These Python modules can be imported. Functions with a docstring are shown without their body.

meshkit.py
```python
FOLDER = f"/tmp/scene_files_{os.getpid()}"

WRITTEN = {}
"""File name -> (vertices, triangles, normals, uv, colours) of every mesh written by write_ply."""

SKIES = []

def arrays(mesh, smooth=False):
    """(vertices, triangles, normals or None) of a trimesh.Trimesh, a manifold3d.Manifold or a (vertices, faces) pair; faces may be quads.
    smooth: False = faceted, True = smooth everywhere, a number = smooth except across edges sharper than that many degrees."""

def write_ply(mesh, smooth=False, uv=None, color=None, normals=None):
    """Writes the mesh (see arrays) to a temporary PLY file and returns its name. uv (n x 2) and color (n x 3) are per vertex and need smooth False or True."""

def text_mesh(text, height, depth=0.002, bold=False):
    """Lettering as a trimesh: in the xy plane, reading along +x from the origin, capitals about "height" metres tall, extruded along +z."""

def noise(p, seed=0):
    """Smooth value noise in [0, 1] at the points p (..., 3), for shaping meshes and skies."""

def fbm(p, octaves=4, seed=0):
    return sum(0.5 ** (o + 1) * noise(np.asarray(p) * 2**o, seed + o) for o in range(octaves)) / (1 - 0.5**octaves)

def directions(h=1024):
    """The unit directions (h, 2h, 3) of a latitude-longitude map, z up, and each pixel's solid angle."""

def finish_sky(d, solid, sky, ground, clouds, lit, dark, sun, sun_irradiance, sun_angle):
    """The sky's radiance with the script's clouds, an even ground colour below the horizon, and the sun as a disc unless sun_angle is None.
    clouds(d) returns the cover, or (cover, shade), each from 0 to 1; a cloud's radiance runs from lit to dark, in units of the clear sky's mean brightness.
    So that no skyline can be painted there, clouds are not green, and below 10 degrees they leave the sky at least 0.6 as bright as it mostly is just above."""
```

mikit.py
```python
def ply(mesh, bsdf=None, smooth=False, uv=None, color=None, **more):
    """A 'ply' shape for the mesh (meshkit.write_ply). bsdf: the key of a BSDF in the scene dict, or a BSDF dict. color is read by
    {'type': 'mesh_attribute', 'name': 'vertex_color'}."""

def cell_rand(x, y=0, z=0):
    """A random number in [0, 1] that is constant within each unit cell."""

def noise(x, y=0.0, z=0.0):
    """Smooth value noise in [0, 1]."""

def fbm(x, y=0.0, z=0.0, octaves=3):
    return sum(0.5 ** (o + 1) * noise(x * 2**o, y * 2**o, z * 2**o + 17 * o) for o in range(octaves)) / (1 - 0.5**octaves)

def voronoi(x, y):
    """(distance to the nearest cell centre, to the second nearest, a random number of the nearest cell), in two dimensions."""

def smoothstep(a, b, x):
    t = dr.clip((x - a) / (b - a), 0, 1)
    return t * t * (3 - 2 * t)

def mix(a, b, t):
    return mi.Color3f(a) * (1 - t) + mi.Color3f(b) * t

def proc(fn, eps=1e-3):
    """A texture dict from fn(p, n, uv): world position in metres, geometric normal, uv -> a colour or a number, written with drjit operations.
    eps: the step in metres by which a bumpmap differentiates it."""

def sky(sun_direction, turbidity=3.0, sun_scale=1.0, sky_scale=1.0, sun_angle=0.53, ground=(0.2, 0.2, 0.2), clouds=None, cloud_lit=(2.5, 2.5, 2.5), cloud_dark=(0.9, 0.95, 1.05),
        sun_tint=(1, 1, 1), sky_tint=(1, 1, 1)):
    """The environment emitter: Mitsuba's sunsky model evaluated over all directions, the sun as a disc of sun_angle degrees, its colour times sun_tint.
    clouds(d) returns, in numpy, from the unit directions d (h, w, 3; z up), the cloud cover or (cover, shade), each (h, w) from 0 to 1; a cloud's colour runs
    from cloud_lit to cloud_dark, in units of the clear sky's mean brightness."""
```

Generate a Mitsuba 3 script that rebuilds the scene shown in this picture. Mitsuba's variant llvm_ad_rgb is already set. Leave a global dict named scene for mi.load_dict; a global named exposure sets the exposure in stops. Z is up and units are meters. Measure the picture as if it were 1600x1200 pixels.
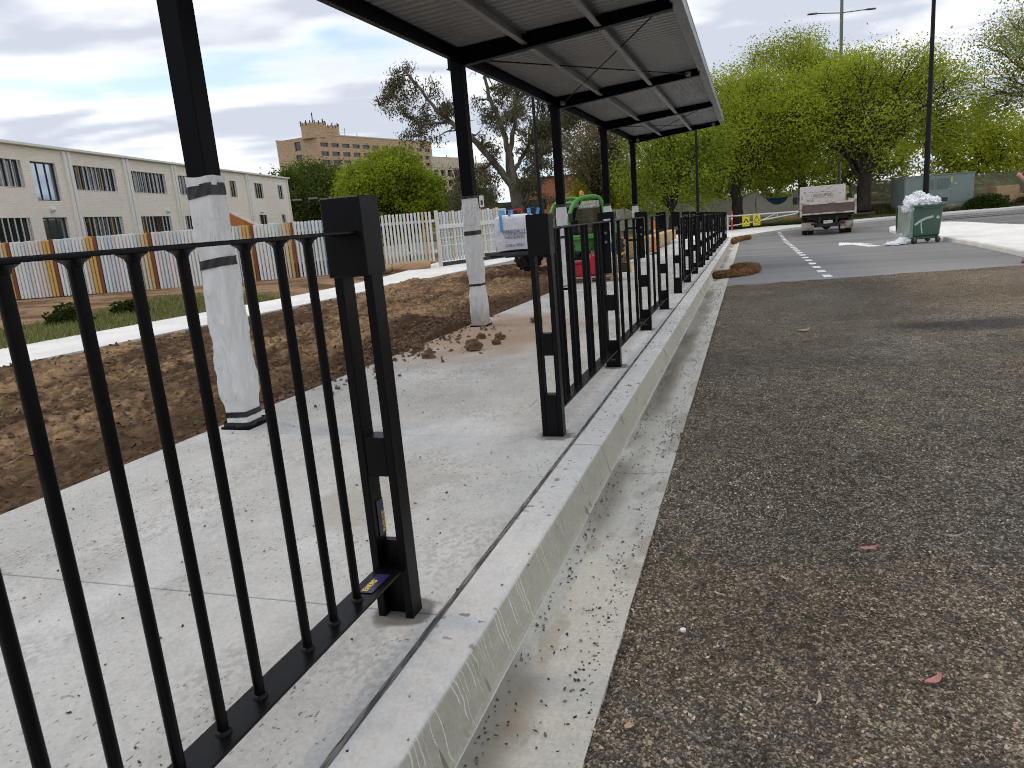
import math, random
import numpy as np, trimesh, mitsuba as mi, mikit, meshkit
import drjit as dr
import shapely.geometry as sg
from shapely import affinity
from mikit import noise, fbm, voronoi, cell_rand, smoothstep, mix
T = mi.ScalarTransform4f
PI = math.pi
rng = np.random.default_rng(7)
random.seed(7)

# ---------------------------------------------------------------- camera, sky, exposure
scene, labels = {}, {}
CAM = np.array([0.0, 0.0, 1.40])
FWD = np.array([-0.3055415, 0.92580132, -0.22256753])
UP = np.array([0.00927389, 0.23662788, 0.97155609])
scene['camera'] = {'type': 'perspective', 'fov': 69.18, 'fov_axis': 'x', 'near_clip': 0.05, 'far_clip': 3000.0,
                   'to_world': T().look_at(origin=CAM.tolist(), target=(CAM + FWD).tolist(), up=UP.tolist())}
exposure = 2.45


def cloud_layer(d):
    z = np.maximum(d[..., 2], 0.0)
    a = 0.35
    x = d[..., 0] / (z + 0.10)
    y = d[..., 1] / (z + 0.10)
    u, v = x * math.cos(a) + y * math.sin(a), -x * math.sin(a) + y * math.cos(a)
    w = meshkit.fbm(np.stack([u * 0.7, v * 0.7, 0 * u], -1), 3, 3)
    big = meshkit.fbm(np.stack([u * 0.5 + w, v * 1.1 + w, 0 * u + 4], -1), 5, 11)
    fine = meshkit.fbm(np.stack([u * 1.5 + 2 * w, v * 2.7 + 1.8 * w, 0 * u + 9], -1), 6, 23)
    cov = np.clip((0.60 * big + 0.40 * fine - 0.36) / 0.13, 0, 1)
    cov = cov * cov * (3 - 2 * cov)
    shade = np.clip((0.40 * big + 0.60 * fine - 0.425) / 0.19, 0, 1)
    return 0.18 + 0.82 * cov, shade


scene['sky'] = mikit.sky((-0.62, 0.10, 0.80), turbidity=3, sun_scale=0.085, sky_scale=1.0, sun_angle=9, clouds=cloud_layer,
                         cloud_lit=(2.75, 2.72, 2.72), cloud_dark=(1.40, 1.52, 1.74), sun_tint=(1.0, 0.92, 0.80), sky_tint=(1.0, 0.97, 0.93), ground=(0.2, 0.18, 0.15))

# ---------------------------------------------------------------- materials


def rgb(c):
    return {'type': 'rgb', 'value': [float(x) for x in c]}


def mat(name, color, rough=0.6, metallic=0.0, spec=0.5, bump=None, bscale=1.0, two=True, eps=1e-3, **kw):
    col = rgb(color) if isinstance(color, (tuple, list)) else (color if isinstance(color, dict) else mikit.proc(color))
    b = {'type': 'principled', 'base_color': col, 'roughness': rough if not callable(rough) else mikit.proc(rough), 'metallic': metallic, 'specular': spec, **kw}
    if bump is not None:
        b = {'type': 'bumpmap', 'arbitrary': mikit.proc(bump, eps), 'scale': bscale, 'bsdf': b}
    if two:
        b = {'type': 'twosided', 'bsdf': b}
    scene[name] = b
    return name


VC = {'type': 'mesh_attribute', 'name': 'vertex_color'}


def leafmat(name, trans=1.0, rough=0.55):
    scene[name] = {'type': 'principledthin', 'base_color': VC, 'roughness': rough, 'diff_trans': trans, 'spec_trans': 0.0, 'eta': 1.4}
    return name


def f_path(p, n, uv):
    big = fbm(p.x * 0.9, p.y * 0.9, 3.0, 4)
    fine = fbm(p.x * 14, p.y * 14, 1.0, 3)
    streak = fbm(p.x * 5, p.y * 1.1, 7.0, 3)
    grain = fbm(p.x * 110, p.y * 95, 2.0, 2)
    v = 0.31 + 0.18 * big + 0.07 * fine + 0.09 * (streak - 0.5) + 0.12 * (grain - 0.5)
    c = mi.Color3f(v * 1.01, v, v * 0.94)
    blotch = smoothstep(0.55, 0.75, fbm(p.x * 1.7 + 5, p.y * 1.2, 9.0, 4))
    c = mix(c, mi.Color3f(v * 1.22, v * 1.22, v * 1.2), 0.6 * blotch)
    grime = smoothstep(0.50, 0.74, fbm(p.x * 2.6 + 11, p.y * 1.9 + 3, 2.0, 4)) * smoothstep(0.40, 0.66, fbm(p.x * 62, p.y * 50, 4.0, 4))
    c = mix(c, mi.Color3f(0.16, 0.135, 0.10), 0.30 * grime)
    speck = smoothstep(0.72, 0.80, fbm(p.x * 80, p.y * 62, 5.0, 3)) * smoothstep(0.40, 0.62, fbm(p.x * 2.1, p.y * 2.1, 21.0, 2))
    c = mix(c, mi.Color3f(0.09, 0.072, 0.055), 0.7 * speck)
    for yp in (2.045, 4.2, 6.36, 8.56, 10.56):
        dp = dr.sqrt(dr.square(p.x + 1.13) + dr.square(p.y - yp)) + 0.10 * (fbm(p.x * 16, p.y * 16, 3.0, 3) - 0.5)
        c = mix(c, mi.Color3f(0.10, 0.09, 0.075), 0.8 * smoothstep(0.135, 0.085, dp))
    # tan soil dust trodden round the second column, and a brown stain on the open slab
    d2 = dr.square((p.x + 3.15) / 1.45) + dr.square((p.y - 8.8) / 2.3)
    tan = smoothstep(1.25, 0.15, d2 + 0.9 * (fbm(p.x * 2.2, p.y * 2.2, 5.0, 3) - 0.5))
    c = mix(c, mi.Color3f(0.33, 0.23, 0.145), 0.85 * tan)
    d3 = dr.square((p.x + 1.72) / 0.36) + dr.square((p.y - 3.1) / 0.5)
    c = mix(c, mi.Color3f(0.19, 0.145, 0.095), 0.32 * smoothstep(1.2, 0.1, d3 + 1.6 * (fbm(p.x * 6, p.y * 5, 1.0, 3) - 0.5)))
    return c


def h_path(p, n, uv):
    return 0.6 * fbm(p.x * 30, p.y * 22, 0.0, 3) + 0.5 * noise(p.x * 90, p.y * 90, 1.0)


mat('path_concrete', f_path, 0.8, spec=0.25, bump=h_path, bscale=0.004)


def f_kerb(p, n, uv):
    big = fbm(p.x * 3, p.y * 1.3, p.z * 3 + 3.0, 4)
    fine = fbm(p.x * 24, p.y * 22, p.z * 24, 3)
    grain = fbm(p.x * 120, p.y * 100, p.z * 120, 2)
    v = 0.33 + 0.15 * big + 0.09 * (fine - 0.5) + 0.11 * (grain - 0.5)
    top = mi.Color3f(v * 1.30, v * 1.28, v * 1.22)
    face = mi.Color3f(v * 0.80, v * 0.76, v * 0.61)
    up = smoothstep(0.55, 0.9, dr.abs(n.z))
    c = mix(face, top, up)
    # pale slurry runs down the kerb face
    yy = p.y + 0.35 * (p.x + 0.8) + 0.02 * noise(p.y * 8, p.z * 14, 0.0)
    yy = yy + 0.011 * (noise(p.y * 30, p.z * 40, 3.0) - 0.5)
    lane = dr.abs(yy * 42 - dr.floor(yy * 42) - 0.5)
    idx = dr.floor(yy * 42)
    run = smoothstep(0.06 + 0.18 * cell_rand(idx, 1, 5), 0.02, lane) * smoothstep(0.25, 0.40, cell_rand(idx, 3, 1))
    zr = p.z + 0.022 * p.y
    length = 0.10 * (1 - cell_rand(idx, 7, 2))
    run = run * smoothstep(length - 0.012, length + 0.01, zr) * 1.0
    run = run * smoothstep(3.3, 2.2, p.y) * smoothstep(0.18, 0.36, fbm(p.y * 3, 2.0, 4.0, 2))
    c = mix(c, mi.Color3f(0.60, 0.60, 0.56), 0.85 * run * (1 - up))
    splash = smoothstep(0.56, 0.68, fbm(p.x * 16, p.y * 10, 3.0, 4)) * smoothstep(4.5, 0.8, p.y)
    c = mix(c, mi.Color3f(0.55, 0.55, 0.53), 0.6 * splash * up)
    speck = smoothstep(0.80, 0.86, noise(p.x * 40, p.y * 34, 8.0)) * smoothstep(0.5, 0.6, fbm(p.x * 3, p.y * 2, 1.0, 2))
    return mix(c, mi.Color3f(0.12, 0.10, 0.08), 0.7 * speck)


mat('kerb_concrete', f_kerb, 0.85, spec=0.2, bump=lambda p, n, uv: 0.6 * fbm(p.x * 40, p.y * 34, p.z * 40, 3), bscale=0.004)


def f_gutter(p, n, uv):
    big = fbm(p.x * 3, p.y * 1.0, 6.0, 4)
    br = noise(p.x * 5, p.y * 160, 1.0)
    v = 0.42 + 0.14 * big + 0.04 * (br - 0.5) + 0.13 * (fbm(p.x * 120, p.y * 100, 1.0, 2) - 0.5)
    c = mi.Color3f(v, v * 0.965, v * 0.85)
    kerb_dark = smoothstep(-0.56, -0.70, p.x + 0.10 * (fbm(p.x * 4, p.y * 2.5, 3.0, 3) - 0.5)) * smoothstep(0.35, 0.6, fbm(p.x * 2, p.y * 0.8, 12.0, 3))  # darker patches towards the kerb side
    c = mix(c, mi.Color3f(0.17, 0.15, 0.115), 0.75 * kerb_dark)
    far = smoothstep(4.2, 6.5, p.y) * smoothstep(-0.52, -0.64, p.x + 0.16 * (fbm(p.x * 3, p.y * 3.0, 8.0, 3) - 0.5))  # dark band along the kerb, fading out up the road
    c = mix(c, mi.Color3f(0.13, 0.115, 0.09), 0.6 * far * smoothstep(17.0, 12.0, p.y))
    silt = smoothstep(0.6, 0.72, fbm(p.x * 9, p.y * 4, 2.0, 4))
    return mix(c, mi.Color3f(0.25, 0.21, 0.16), 0.4 * silt)


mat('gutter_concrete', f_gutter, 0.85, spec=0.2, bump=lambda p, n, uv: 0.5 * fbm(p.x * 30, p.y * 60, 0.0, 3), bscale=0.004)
mat('sealant', lambda p, n, uv: mix(mi.Color3f(0.06, 0.055, 0.048), mi.Color3f(0.17, 0.16, 0.14), smoothstep(0.42, 0.62, fbm(p.x * 140, p.y * 14, 1.0, 3))), 0.9)
mat('white_concrete', lambda p, n, uv: mi.Color3f(0.66, 0.645, 0.60) * (0.78 + 0.3 * fbm(p.x * 1.5, p.y * 1.5, 2.0, 4) + 0.08 * fbm(p.x * 18, p.y * 18, 2.0, 2)), 0.85, spec=0.2)


def f_gravel(p, n, uv):
    d, s, k = voronoi(p.x * 95, p.y * 95)
    big = fbm(p.x * 0.55, p.y * 0.55, 4.0, 4)
    mid = fbm(p.x * 3.1, p.y * 3.1, 8.0, 3)
    v = 0.050 + 0.20 * k * k * k + 0.06 * k
    v = v * (0.36 + 1.0 * big + 0.45 * mid) * smoothstep(0.0, 0.35, s - d + 0.12)
    v = v * (0.62 + 0.76 * noise(p.x * 34, p.y * 34, 6.0)) * (0.80 + 0.40 * noise(p.x * 13, p.y * 13, 8.0))
    c = mi.Color3f(v * 1.52, v * 1.24, v * 0.89)
    grey = smoothstep(0.5, 0.7, fbm(p.x * 0.8 + 3, p.y * 0.8, 14.0, 4))
    c = mix(c, mi.Color3f(v * 1.70, v * 1.47, v * 1.16), 0.6 * grey)
    # dark blue-grey sweeps on the right
    wob = fbm(p.x * 1.4, p.y * 2.4, 3.0, 3) - 0.5
    t = p.y - (9.05 + 0.10 * p.x + 0.6 * wob)
    band = smoothstep(0.62, 0.20, dr.abs(t)) * smoothstep(0.6, 2.4, p.x + 1.6 * wob)
    t2 = p.y - (7.55 + 0.05 * p.x + 0.5 * wob)
    band2 = smoothstep(0.40, 0.12, dr.abs(t2)) * smoothstep(1.9, 3.0, p.x + 1.2 * wob)
    return mix(c, mi.Color3f(0.03, 0.031, 0.036) * (0.6 + k), 0.72 * dr.maximum(band, band2))


def h_gravel(p, n, uv):
    d, s, k = voronoi(p.x * 95, p.y * 95)
    return (0.6 + 0.4 * k) * smoothstep(0.0, 0.5, s - d)


mat('gravel', f_gravel, 0.85, spec=0.3, bump=h_gravel, bscale=0.006)


def f_asphalt(p, n, uv):
    big = fbm(p.x * 0.35, p.y * 0.2, 4.0, 4)
    fine = noise(p.x * 60, p.y * 60, 2.0)
    lane = fbm(p.x * 0.25, p.y * 1.3, 9.0, 3)
    v = 0.115 + 0.07 * big + 0.035 * fine + 0.09 * (lane - 0.5)
    dust = smoothstep(21.0, 15.5, p.y - 0.2 * p.x + 2.0 * fbm(p.x, p.y, 1.0, 3))
    v = v + 0.05 * dust
    return mi.Color3f(v * 1.03, v * 1.0, v * 0.96)


mat('asphalt', f_asphalt, 0.75, spec=0.4)
mat('road_paint', lambda p, n, uv: mi.Color3f(0.74, 0.74, 0.72) * (0.8 + 0.3 * fbm(p.x * 9, p.y * 9, 1.0, 3)), 0.7)
mat('tactile_yellow', (0.62, 0.42, 0.06), 0.7)


def f_soil(p, n, uv):
    big = fbm(p.x * 0.7, p.y * 0.45, 2.0, 4)
    track = fbm(p.x * 2.4 + 0.5 * p.y, p.y * 0.35, 6.0, 3)
    fine = fbm(p.x * 16, p.y * 11, p.z * 16, 4)
    dark = mi.Color3f(0.075, 0.045, 0.027)
    pale_soil = mi.Color3f(0.36, 0.235, 0.13)  # paler soil tone, mixed in along streaks and dry ridges
    t = smoothstep(0.40, 0.66, 0.45 * big + 0.40 * track + 0.18 * fine)
    t = t * smoothstep(-4.0, -5.2, p.x + 0.7 * (fbm(p.x * 1.1, p.y * 0.9, 3.0, 3) - 0.5) + 0.02 * p.y)
    dry = smoothstep(0.55, 0.75, fbm(p.x * 8 + 0.6 * p.y, p.y * 2.2, 4.0, 4)) * smoothstep(-4.2, -5.6, p.x)
    t = dr.minimum(t + 0.45 * dry, 1.0)
    return mix(dark, pale_soil, 0.10 + 0.84 * t) * (0.35 + 1.25 * fine)


mat('soil', f_soil, 0.95, spec=0.1, bump=lambda p, n, uv: fbm(p.x * 16, p.y * 13, p.z * 16, 4), bscale=0.09)
mat('clod', lambda p, n, uv: mix(mi.Color3f(0.10, 0.058, 0.033), mi.Color3f(0.22, 0.145, 0.09), fbm(p.x * 9, p.y * 9, p.z * 9, 3)), 0.95, spec=0.1)


def f_ground(p, n, uv):
    big = fbm(p.x * 0.25, p.y * 0.25, 2.0, 4)
    fine = fbm(p.x * 5, p.y * 5, 8.0, 3)
    soil = mix(mi.Color3f(0.115, 0.068, 0.038), mi.Color3f(0.26, 0.17, 0.10), smoothstep(0.35, 0.65, 0.7 * fbm(p.x * 0.5, p.y * 2.2, 1.0, 4) + 0.3 * fine))
    grass = mix(mi.Color3f(0.045, 0.062, 0.018), mi.Color3f(0.11, 0.12, 0.045), fine)
    w = fbm(p.x * 0.8, p.y * 0.8, 5.0, 3) - 0.5
    verge = smoothstep(-15.6, -14.4, p.x + 1.6 * w + 0.17 * (12 - p.y)) * smoothstep(-10.0, -10.6, p.x) * smoothstep(18.0, 15.5, p.y)
    far = smoothstep(30.0, 33.0, p.y + 2 * w)
    return mix(soil, grass * (0.7 + 0.6 * big), dr.maximum(verge, far * smoothstep(0.36, 0.5, big)))


mat('ground_mat', f_ground, 0.95, spec=0.1, bump=lambda p, n, uv: fbm(p.x * 7, p.y * 7, 0.0, 3), bscale=0.06)
mat('black_steel', lambda p, n, uv: mi.Color3f(0.0026, 0.0027, 0.0036) * (0.65 + 0.4 * fbm(p.x * 9, p.y * 9, p.z * 9, 3)) + mi.Color3f(0.06, 0.055, 0.045) * (0.18 * smoothstep(0.74, 0.86, fbm(p.x * 14, p.y * 14, p.z * 5, 3))),
    lambda p, n, uv: 0.26 + 0.2 * fbm(p.x * 6, p.y * 6, p.z * 6, 3), spec=0.16)
mat('canopy_black', (0.003, 0.0032, 0.005), 0.42, spec=0.08)
mat('bolt_steel', (0.16, 0.16, 0.17), 0.45, metallic=0.6)
mat('galv', lambda p, n, uv: mi.Color3f(0.25, 0.255, 0.26) * (0.75 + 0.5 * fbm(p.x * 4, p.y * 2, p.z * 4, 3)), 0.45, metallic=0.35)
mat('roof_sheet', lambda p, n, uv: mi.Color3f(0.29, 0.295, 0.30) * (0.8 + 0.35 * fbm(p.x * 1.2, p.y * 0.7, 1.0, 3)), 0.45, metallic=0.2)


def f_wrap(p, n, uv):
    v = 0.95 + 0.05 * fbm(p.x * 5, p.y * 5, p.z * 3, 3)
    c = mi.Color3f(0.68, 0.68, 0.665) * v
    dirt = smoothstep(0.62, 0.8, fbm(p.x * 9, p.y * 9, p.z * 7, 4))
    c = mix(c, mi.Color3f(0.30, 0.26, 0.21), 0.10 * dirt)
    low = smoothstep(0.42, 0.02, p.z + 0.022 * p.y - 0.16 + 0.25 * (fbm(p.x * 8, p.y * 8, p.z * 8, 3) - 0.5)) * smoothstep(8.5, 9.3, p.y) * smoothstep(10.4, 9.6, p.y)
    return mix(c, mi.Color3f(0.25, 0.18, 0.12), 0.55 * low)


def h_wrap(p, n, uv):
    t = (p.x - p.y) * 7 + p.z * 4 + 1.0 * fbm(p.x * 4, p.y * 4, p.z * 2.0, 2)
    r = dr.abs(noise(t * 1.5, p.z * 1.2, 1.0) - 0.5) * 2
    return r


mat('plastic_wrap', f_wrap, 0.38, spec=0.5, bump=h_wrap, bscale=0.013)
mat('black_tape', (0.012, 0.012, 0.013), 0.38)


def f_brick(p, n, uv):
    s = p.x * -0.2568537 + p.y * 0.9664503
    row = dr.floor(p.z / 0.10)
    r = cell_rand(row, dr.floor(s / 0.30 + 0.5 * (row - 2 * dr.floor(row / 2))), 2)
    fz = p.z / 0.10 - row
    joint = smoothstep(0.20, 0.04, fz)
    v = 0.77 + 0.06 * (r - 0.5) + 0.10 * (fbm(s * 0.2, p.z * 0.3, 1.0, 2) - 0.5)
    c = mi.Color3f(v * 1.0, v * 0.915, v * 0.79)
    return mix(c, mi.Color3f(0.50, 0.43, 0.35), 0.55 * joint)


mat('cream_brick', f_brick, 0.85, spec=0.2)
mat('cream_smooth', lambda p, n, uv: mi.Color3f(0.66, 0.60, 0.52) * (0.9 + 0.2 * fbm(p.x * 2, p.y * 2, p.z * 2, 2)), 0.85)
mat('white_trim', (0.70, 0.68, 0.64), 0.6)
mat('dark_glass', (0.020, 0.024, 0.026), 0.04, spec=0.9)
mat('dark_frame', (0.02, 0.022, 0.026), 0.4)
mat('tan_brick', lambda p, n, uv: mi.Color3f(0.50, 0.345, 0.215) * (0.82 + 0.25 * fbm(p.x * 0.15, p.y * 0.15, p.z * 0.4, 3) + 0.05 * noise(p.x * 0.6, p.y * 0.6, p.z * 3)), 0.9)
mat('pale_stone', lambda p, n, uv: mi.Color3f(0.50, 0.43, 0.33) * (0.85 + 0.3 * fbm(p.x * 0.3, p.y * 0.3, p.z * 0.5, 3)), 0.9)
mat('terracotta', lambda p, n, uv: mi.Color3f(0.34, 0.135, 0.065) * (0.75 + 0.5 * fbm(p.x * 0.5, p.y * 0.5, p.z * 3, 3)), 0.9)
mat('charcoal_wall', (0.035, 0.036, 0.04), 0.7)
mat('bark_dark', lambda p, n, uv: mi.Color3f(0.045, 0.036, 0.030) * (0.5 + 1.0 * fbm(p.x * 6, p.y * 6, p.z * 2, 3)), 0.95, spec=0.1)
mat('bark_gum', lambda p, n, uv: mix(mi.Color3f(0.20, 0.17, 0.135), mi.Color3f(0.065, 0.053, 0.042), smoothstep(0.42, 0.62, fbm(p.x * 2.5, p.y * 2.5, p.z * 0.7, 4)) * 0.75 + 0.25 * smoothstep(3.6, 1.0, p.z)), 0.9, spec=0.1)
leafmat('leaf')
leafmat('gum_leaf', 0.4, 0.5)
mat('vcol', VC, 0.85, spec=0.2)
mat('vcol_gloss', VC, 0.5, spec=0.45)

# ---------------------------------------------------------------- helpers


def numbered(name):
    if name not in scene:
        return name
    k = 1
    while f'{name}_{k:03d}' in scene:
        k += 1
    return f'{name}_{k:03d}'


HEADS = set()


def thing(name, label, cat, group=None):
    """A top-level thing made of parts: reserves its key."""
    key, k = name, 0
    while key in HEADS or key in scene:
        k += 1
        key = f'{name}_{k:03d}'
    HEADS.add(key)
    labels[key] = {'label': label, 'category': cat}
    if group:
        labels[key]['group'] = group
    return key


def cat(ms):
    ms = [m for m in (ms if isinstance(ms, (list, tuple)) else [ms]) if m is not None]
    return ms[0] if len(ms) == 1 else trimesh.util.concatenate([trimesh.Trimesh(m.vertices, m.faces, process=False) for m in ms])


def add(name, mesh, m, parent=None, smooth=False, label=None, cat_=None, group=None, kind=None, color=None):
    key = (parent + '__' + name) if parent else name
    base, k = key, 0
    while key in scene or (not parent and key in HEADS):
        k += 1
        key = f'{base}_{k:03d}'
    if isinstance(mesh, (list, tuple)):
        mesh = cat(mesh)
    scene[key] = mikit.ply(mesh, m, smooth=smooth, color=color)
    e = {}
    for a, b in (('label', label), ('category', cat_), ('group', group), ('kind', kind)):
        if b:
            e[a] = b
    if e:
        labels[key] = e
    return key


def struct(name, mesh, m, **k):
    return add(name, mesh, m, kind='structure', **k)


def M(v, f):
    f = np.asarray(f)
    if f.shape[1] == 4:
        f = np.vstack([f[:, [0, 1, 2]], f[:, [0, 2, 3]]])
    return trimesh.Trimesh(np.asarray(v, float), f, process=False)


HX = np.array([[0, 2, 3, 1], [4, 5, 7, 6], [0, 1, 5, 4], [2, 6, 7, 3], [0, 4, 6, 2], [1, 3, 7, 5]])


def hexa(corners):
    """8 corners ordered x fastest, then y, then z."""
    return M(corners, HX)


def box(x0, x1, y0, y1, z0, z1, sl=0.0, b=0.0):
    """Axis box whose z follows the slope sl along y; b = chamfer."""
    if b > 0:
        c, h = np.array([(x0 + x1) / 2, (y0 + y1) / 2, (z0 + z1) / 2]), np.array([x1 - x0, y1 - y0, z1 - z0]) / 2
        P = []
        for s in np.ndindex(2, 2, 2):
            s = np.array(s) * 2 - 1
            for k in range(3):
                q = h - b
                q[k] = h[k]
                P.append(c + s * q)
        m = trimesh.convex.convex_hull(np.array(P))
        m = trimesh.Trimesh(m.vertices, m.faces, process=False)
    else:
        m = hexa([[x, y, z] for z in (z0, z1) for y in (y0, y1) for x in (x0, x1)])
    if sl:
        m.vertices[:, 2] += sl * m.vertices[:, 1]
    return m


def lbox(sx, sy, sz, b=0.0):
    return box(-sx / 2, sx / 2, -sy / 2, sy / 2, -sz / 2, sz / 2, b=b)


def put(m, pos, rz=0.0, rx=0.0, ry=0.0):
    m = m.copy()
    R = trimesh.transformations.euler_matrix(rx, ry, rz, 'sxyz')
    R[:3, 3] = pos
    m.apply_transform(R)
    return m


def frame(o, ang):
    """Local frame: u along ang (radians from +x), v to its left, z up."""
    c, s = math.cos(ang), math.sin(ang)
    A = np.eye(4)
    A[:3, 0], A[:3, 1], A[:3, 3] = (c, s, 0), (-s, c, 0), o
    return lambda m: (lambda q: (q.apply_transform(A), q)[1])(m.copy())


def tube(pts, r, sides=8, caps=True, close=False):
    p = np.asarray(pts, float)
    n = len(p)
    r = np.broadcast_to(np.asarray(r, float), (n,))
    t = np.gradient(p, axis=0) if not close else np.roll(p, -1, 0) - np.roll(p, 1, 0)
    t /= np.linalg.norm(t, axis=1, keepdims=True) + 1e-12
    ref = np.array([0, 0, 1.0]) if abs(t[0, 2]) < 0.9 else np.array([1.0, 0, 0])
    a = np.cross(t[0], ref)
    a /= np.linalg.norm(a)
    A = []
    for i in range(n):
        a = a - t[i] * (a @ t[i])
        a /= np.linalg.norm(a) + 1e-12
        A.append(a)
    A = np.array(A)
    B = np.cross(t, A)
    ang = np.arange(sides) * 2 * PI / sides
    v = p[:, None] + r[:, None, None] * (np.cos(ang)[None, :, None] * A[:, None] + np.sin(ang)[None, :, None] * B[:, None])
    i, j = np.meshgrid(np.arange(n if close else n - 1), np.arange(sides), indexing='ij')
    i2 = (i + 1) % n
    q = np.stack([i * sides + j, i * sides + (j + 1) % sides, i2 * sides + (j + 1) % sides, i2 * sides + j], -1).reshape(-1, 4)
    V, F = v.reshape(-1, 3), np.vstack([q[:, [0, 1, 2]], q[:, [0, 2, 3]]])
    if caps and not close:
        k = len(V)
        V = np.vstack([V, p[[0, -1]]])
        j = np.arange(sides)
        F = np.vstack([F, np.stack([j * 0 + k, (j + 1) % sides, j], 1), np.stack([j * 0 + k + 1, (n - 1) * sides + j, (n - 1) * sides + (j + 1) % sides], 1)])
    return trimesh.Trimesh(V, F, process=False)


def bar(p0, p1, r, sides=8):
    return tube([p0, p1], r, sides)


def prism(poly, d, axis='z', at=0.0):
    """Extrudes a shapely polygon (or point list) by d; axis 'z' plain, 'y': the polygon is in xz, 'x': in yz."""
    poly = poly if isinstance(poly, (sg.Polygon, sg.MultiPolygon)) else sg.Polygon(poly)
    gs = poly.geoms if isinstance(poly, sg.MultiPolygon) else [poly]
    m = cat([trimesh.creation.extrude_polygon(g, d, engine='earcut') for g in gs])
    v = m.vertices.copy()
    if axis == 'y':
        v = np.stack([v[:, 0], at + v[:, 2], v[:, 1]], 1)
        return trimesh.Trimesh(v, m.faces[:, ::-1], process=False)
    if axis == 'x':
        return trimesh.Trimesh(np.stack([at + v[:, 2], v[:, 0], v[:, 1]], 1), m.faces, process=False)
    v[:, 2] += at
    return trimesh.Trimesh(v, m.faces, process=False)


def grid(xs, ys, zf):
    X, Y = np.meshgrid(xs, ys, indexing='xy')
    Z = zf(X, Y)
    nx, ny = len(xs), len(ys)
    i, j = np.meshgrid(np.arange(ny - 1), np.arange(nx - 1), indexing='ij')
    q = np.stack([i * nx + j, i * nx + j + 1, (i + 1) * nx + j + 1, (i + 1) * nx + j], -1).reshape(-1, 4)
    return M(np.stack([X, Y, Z], -1).reshape(-1, 3), q)


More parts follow.
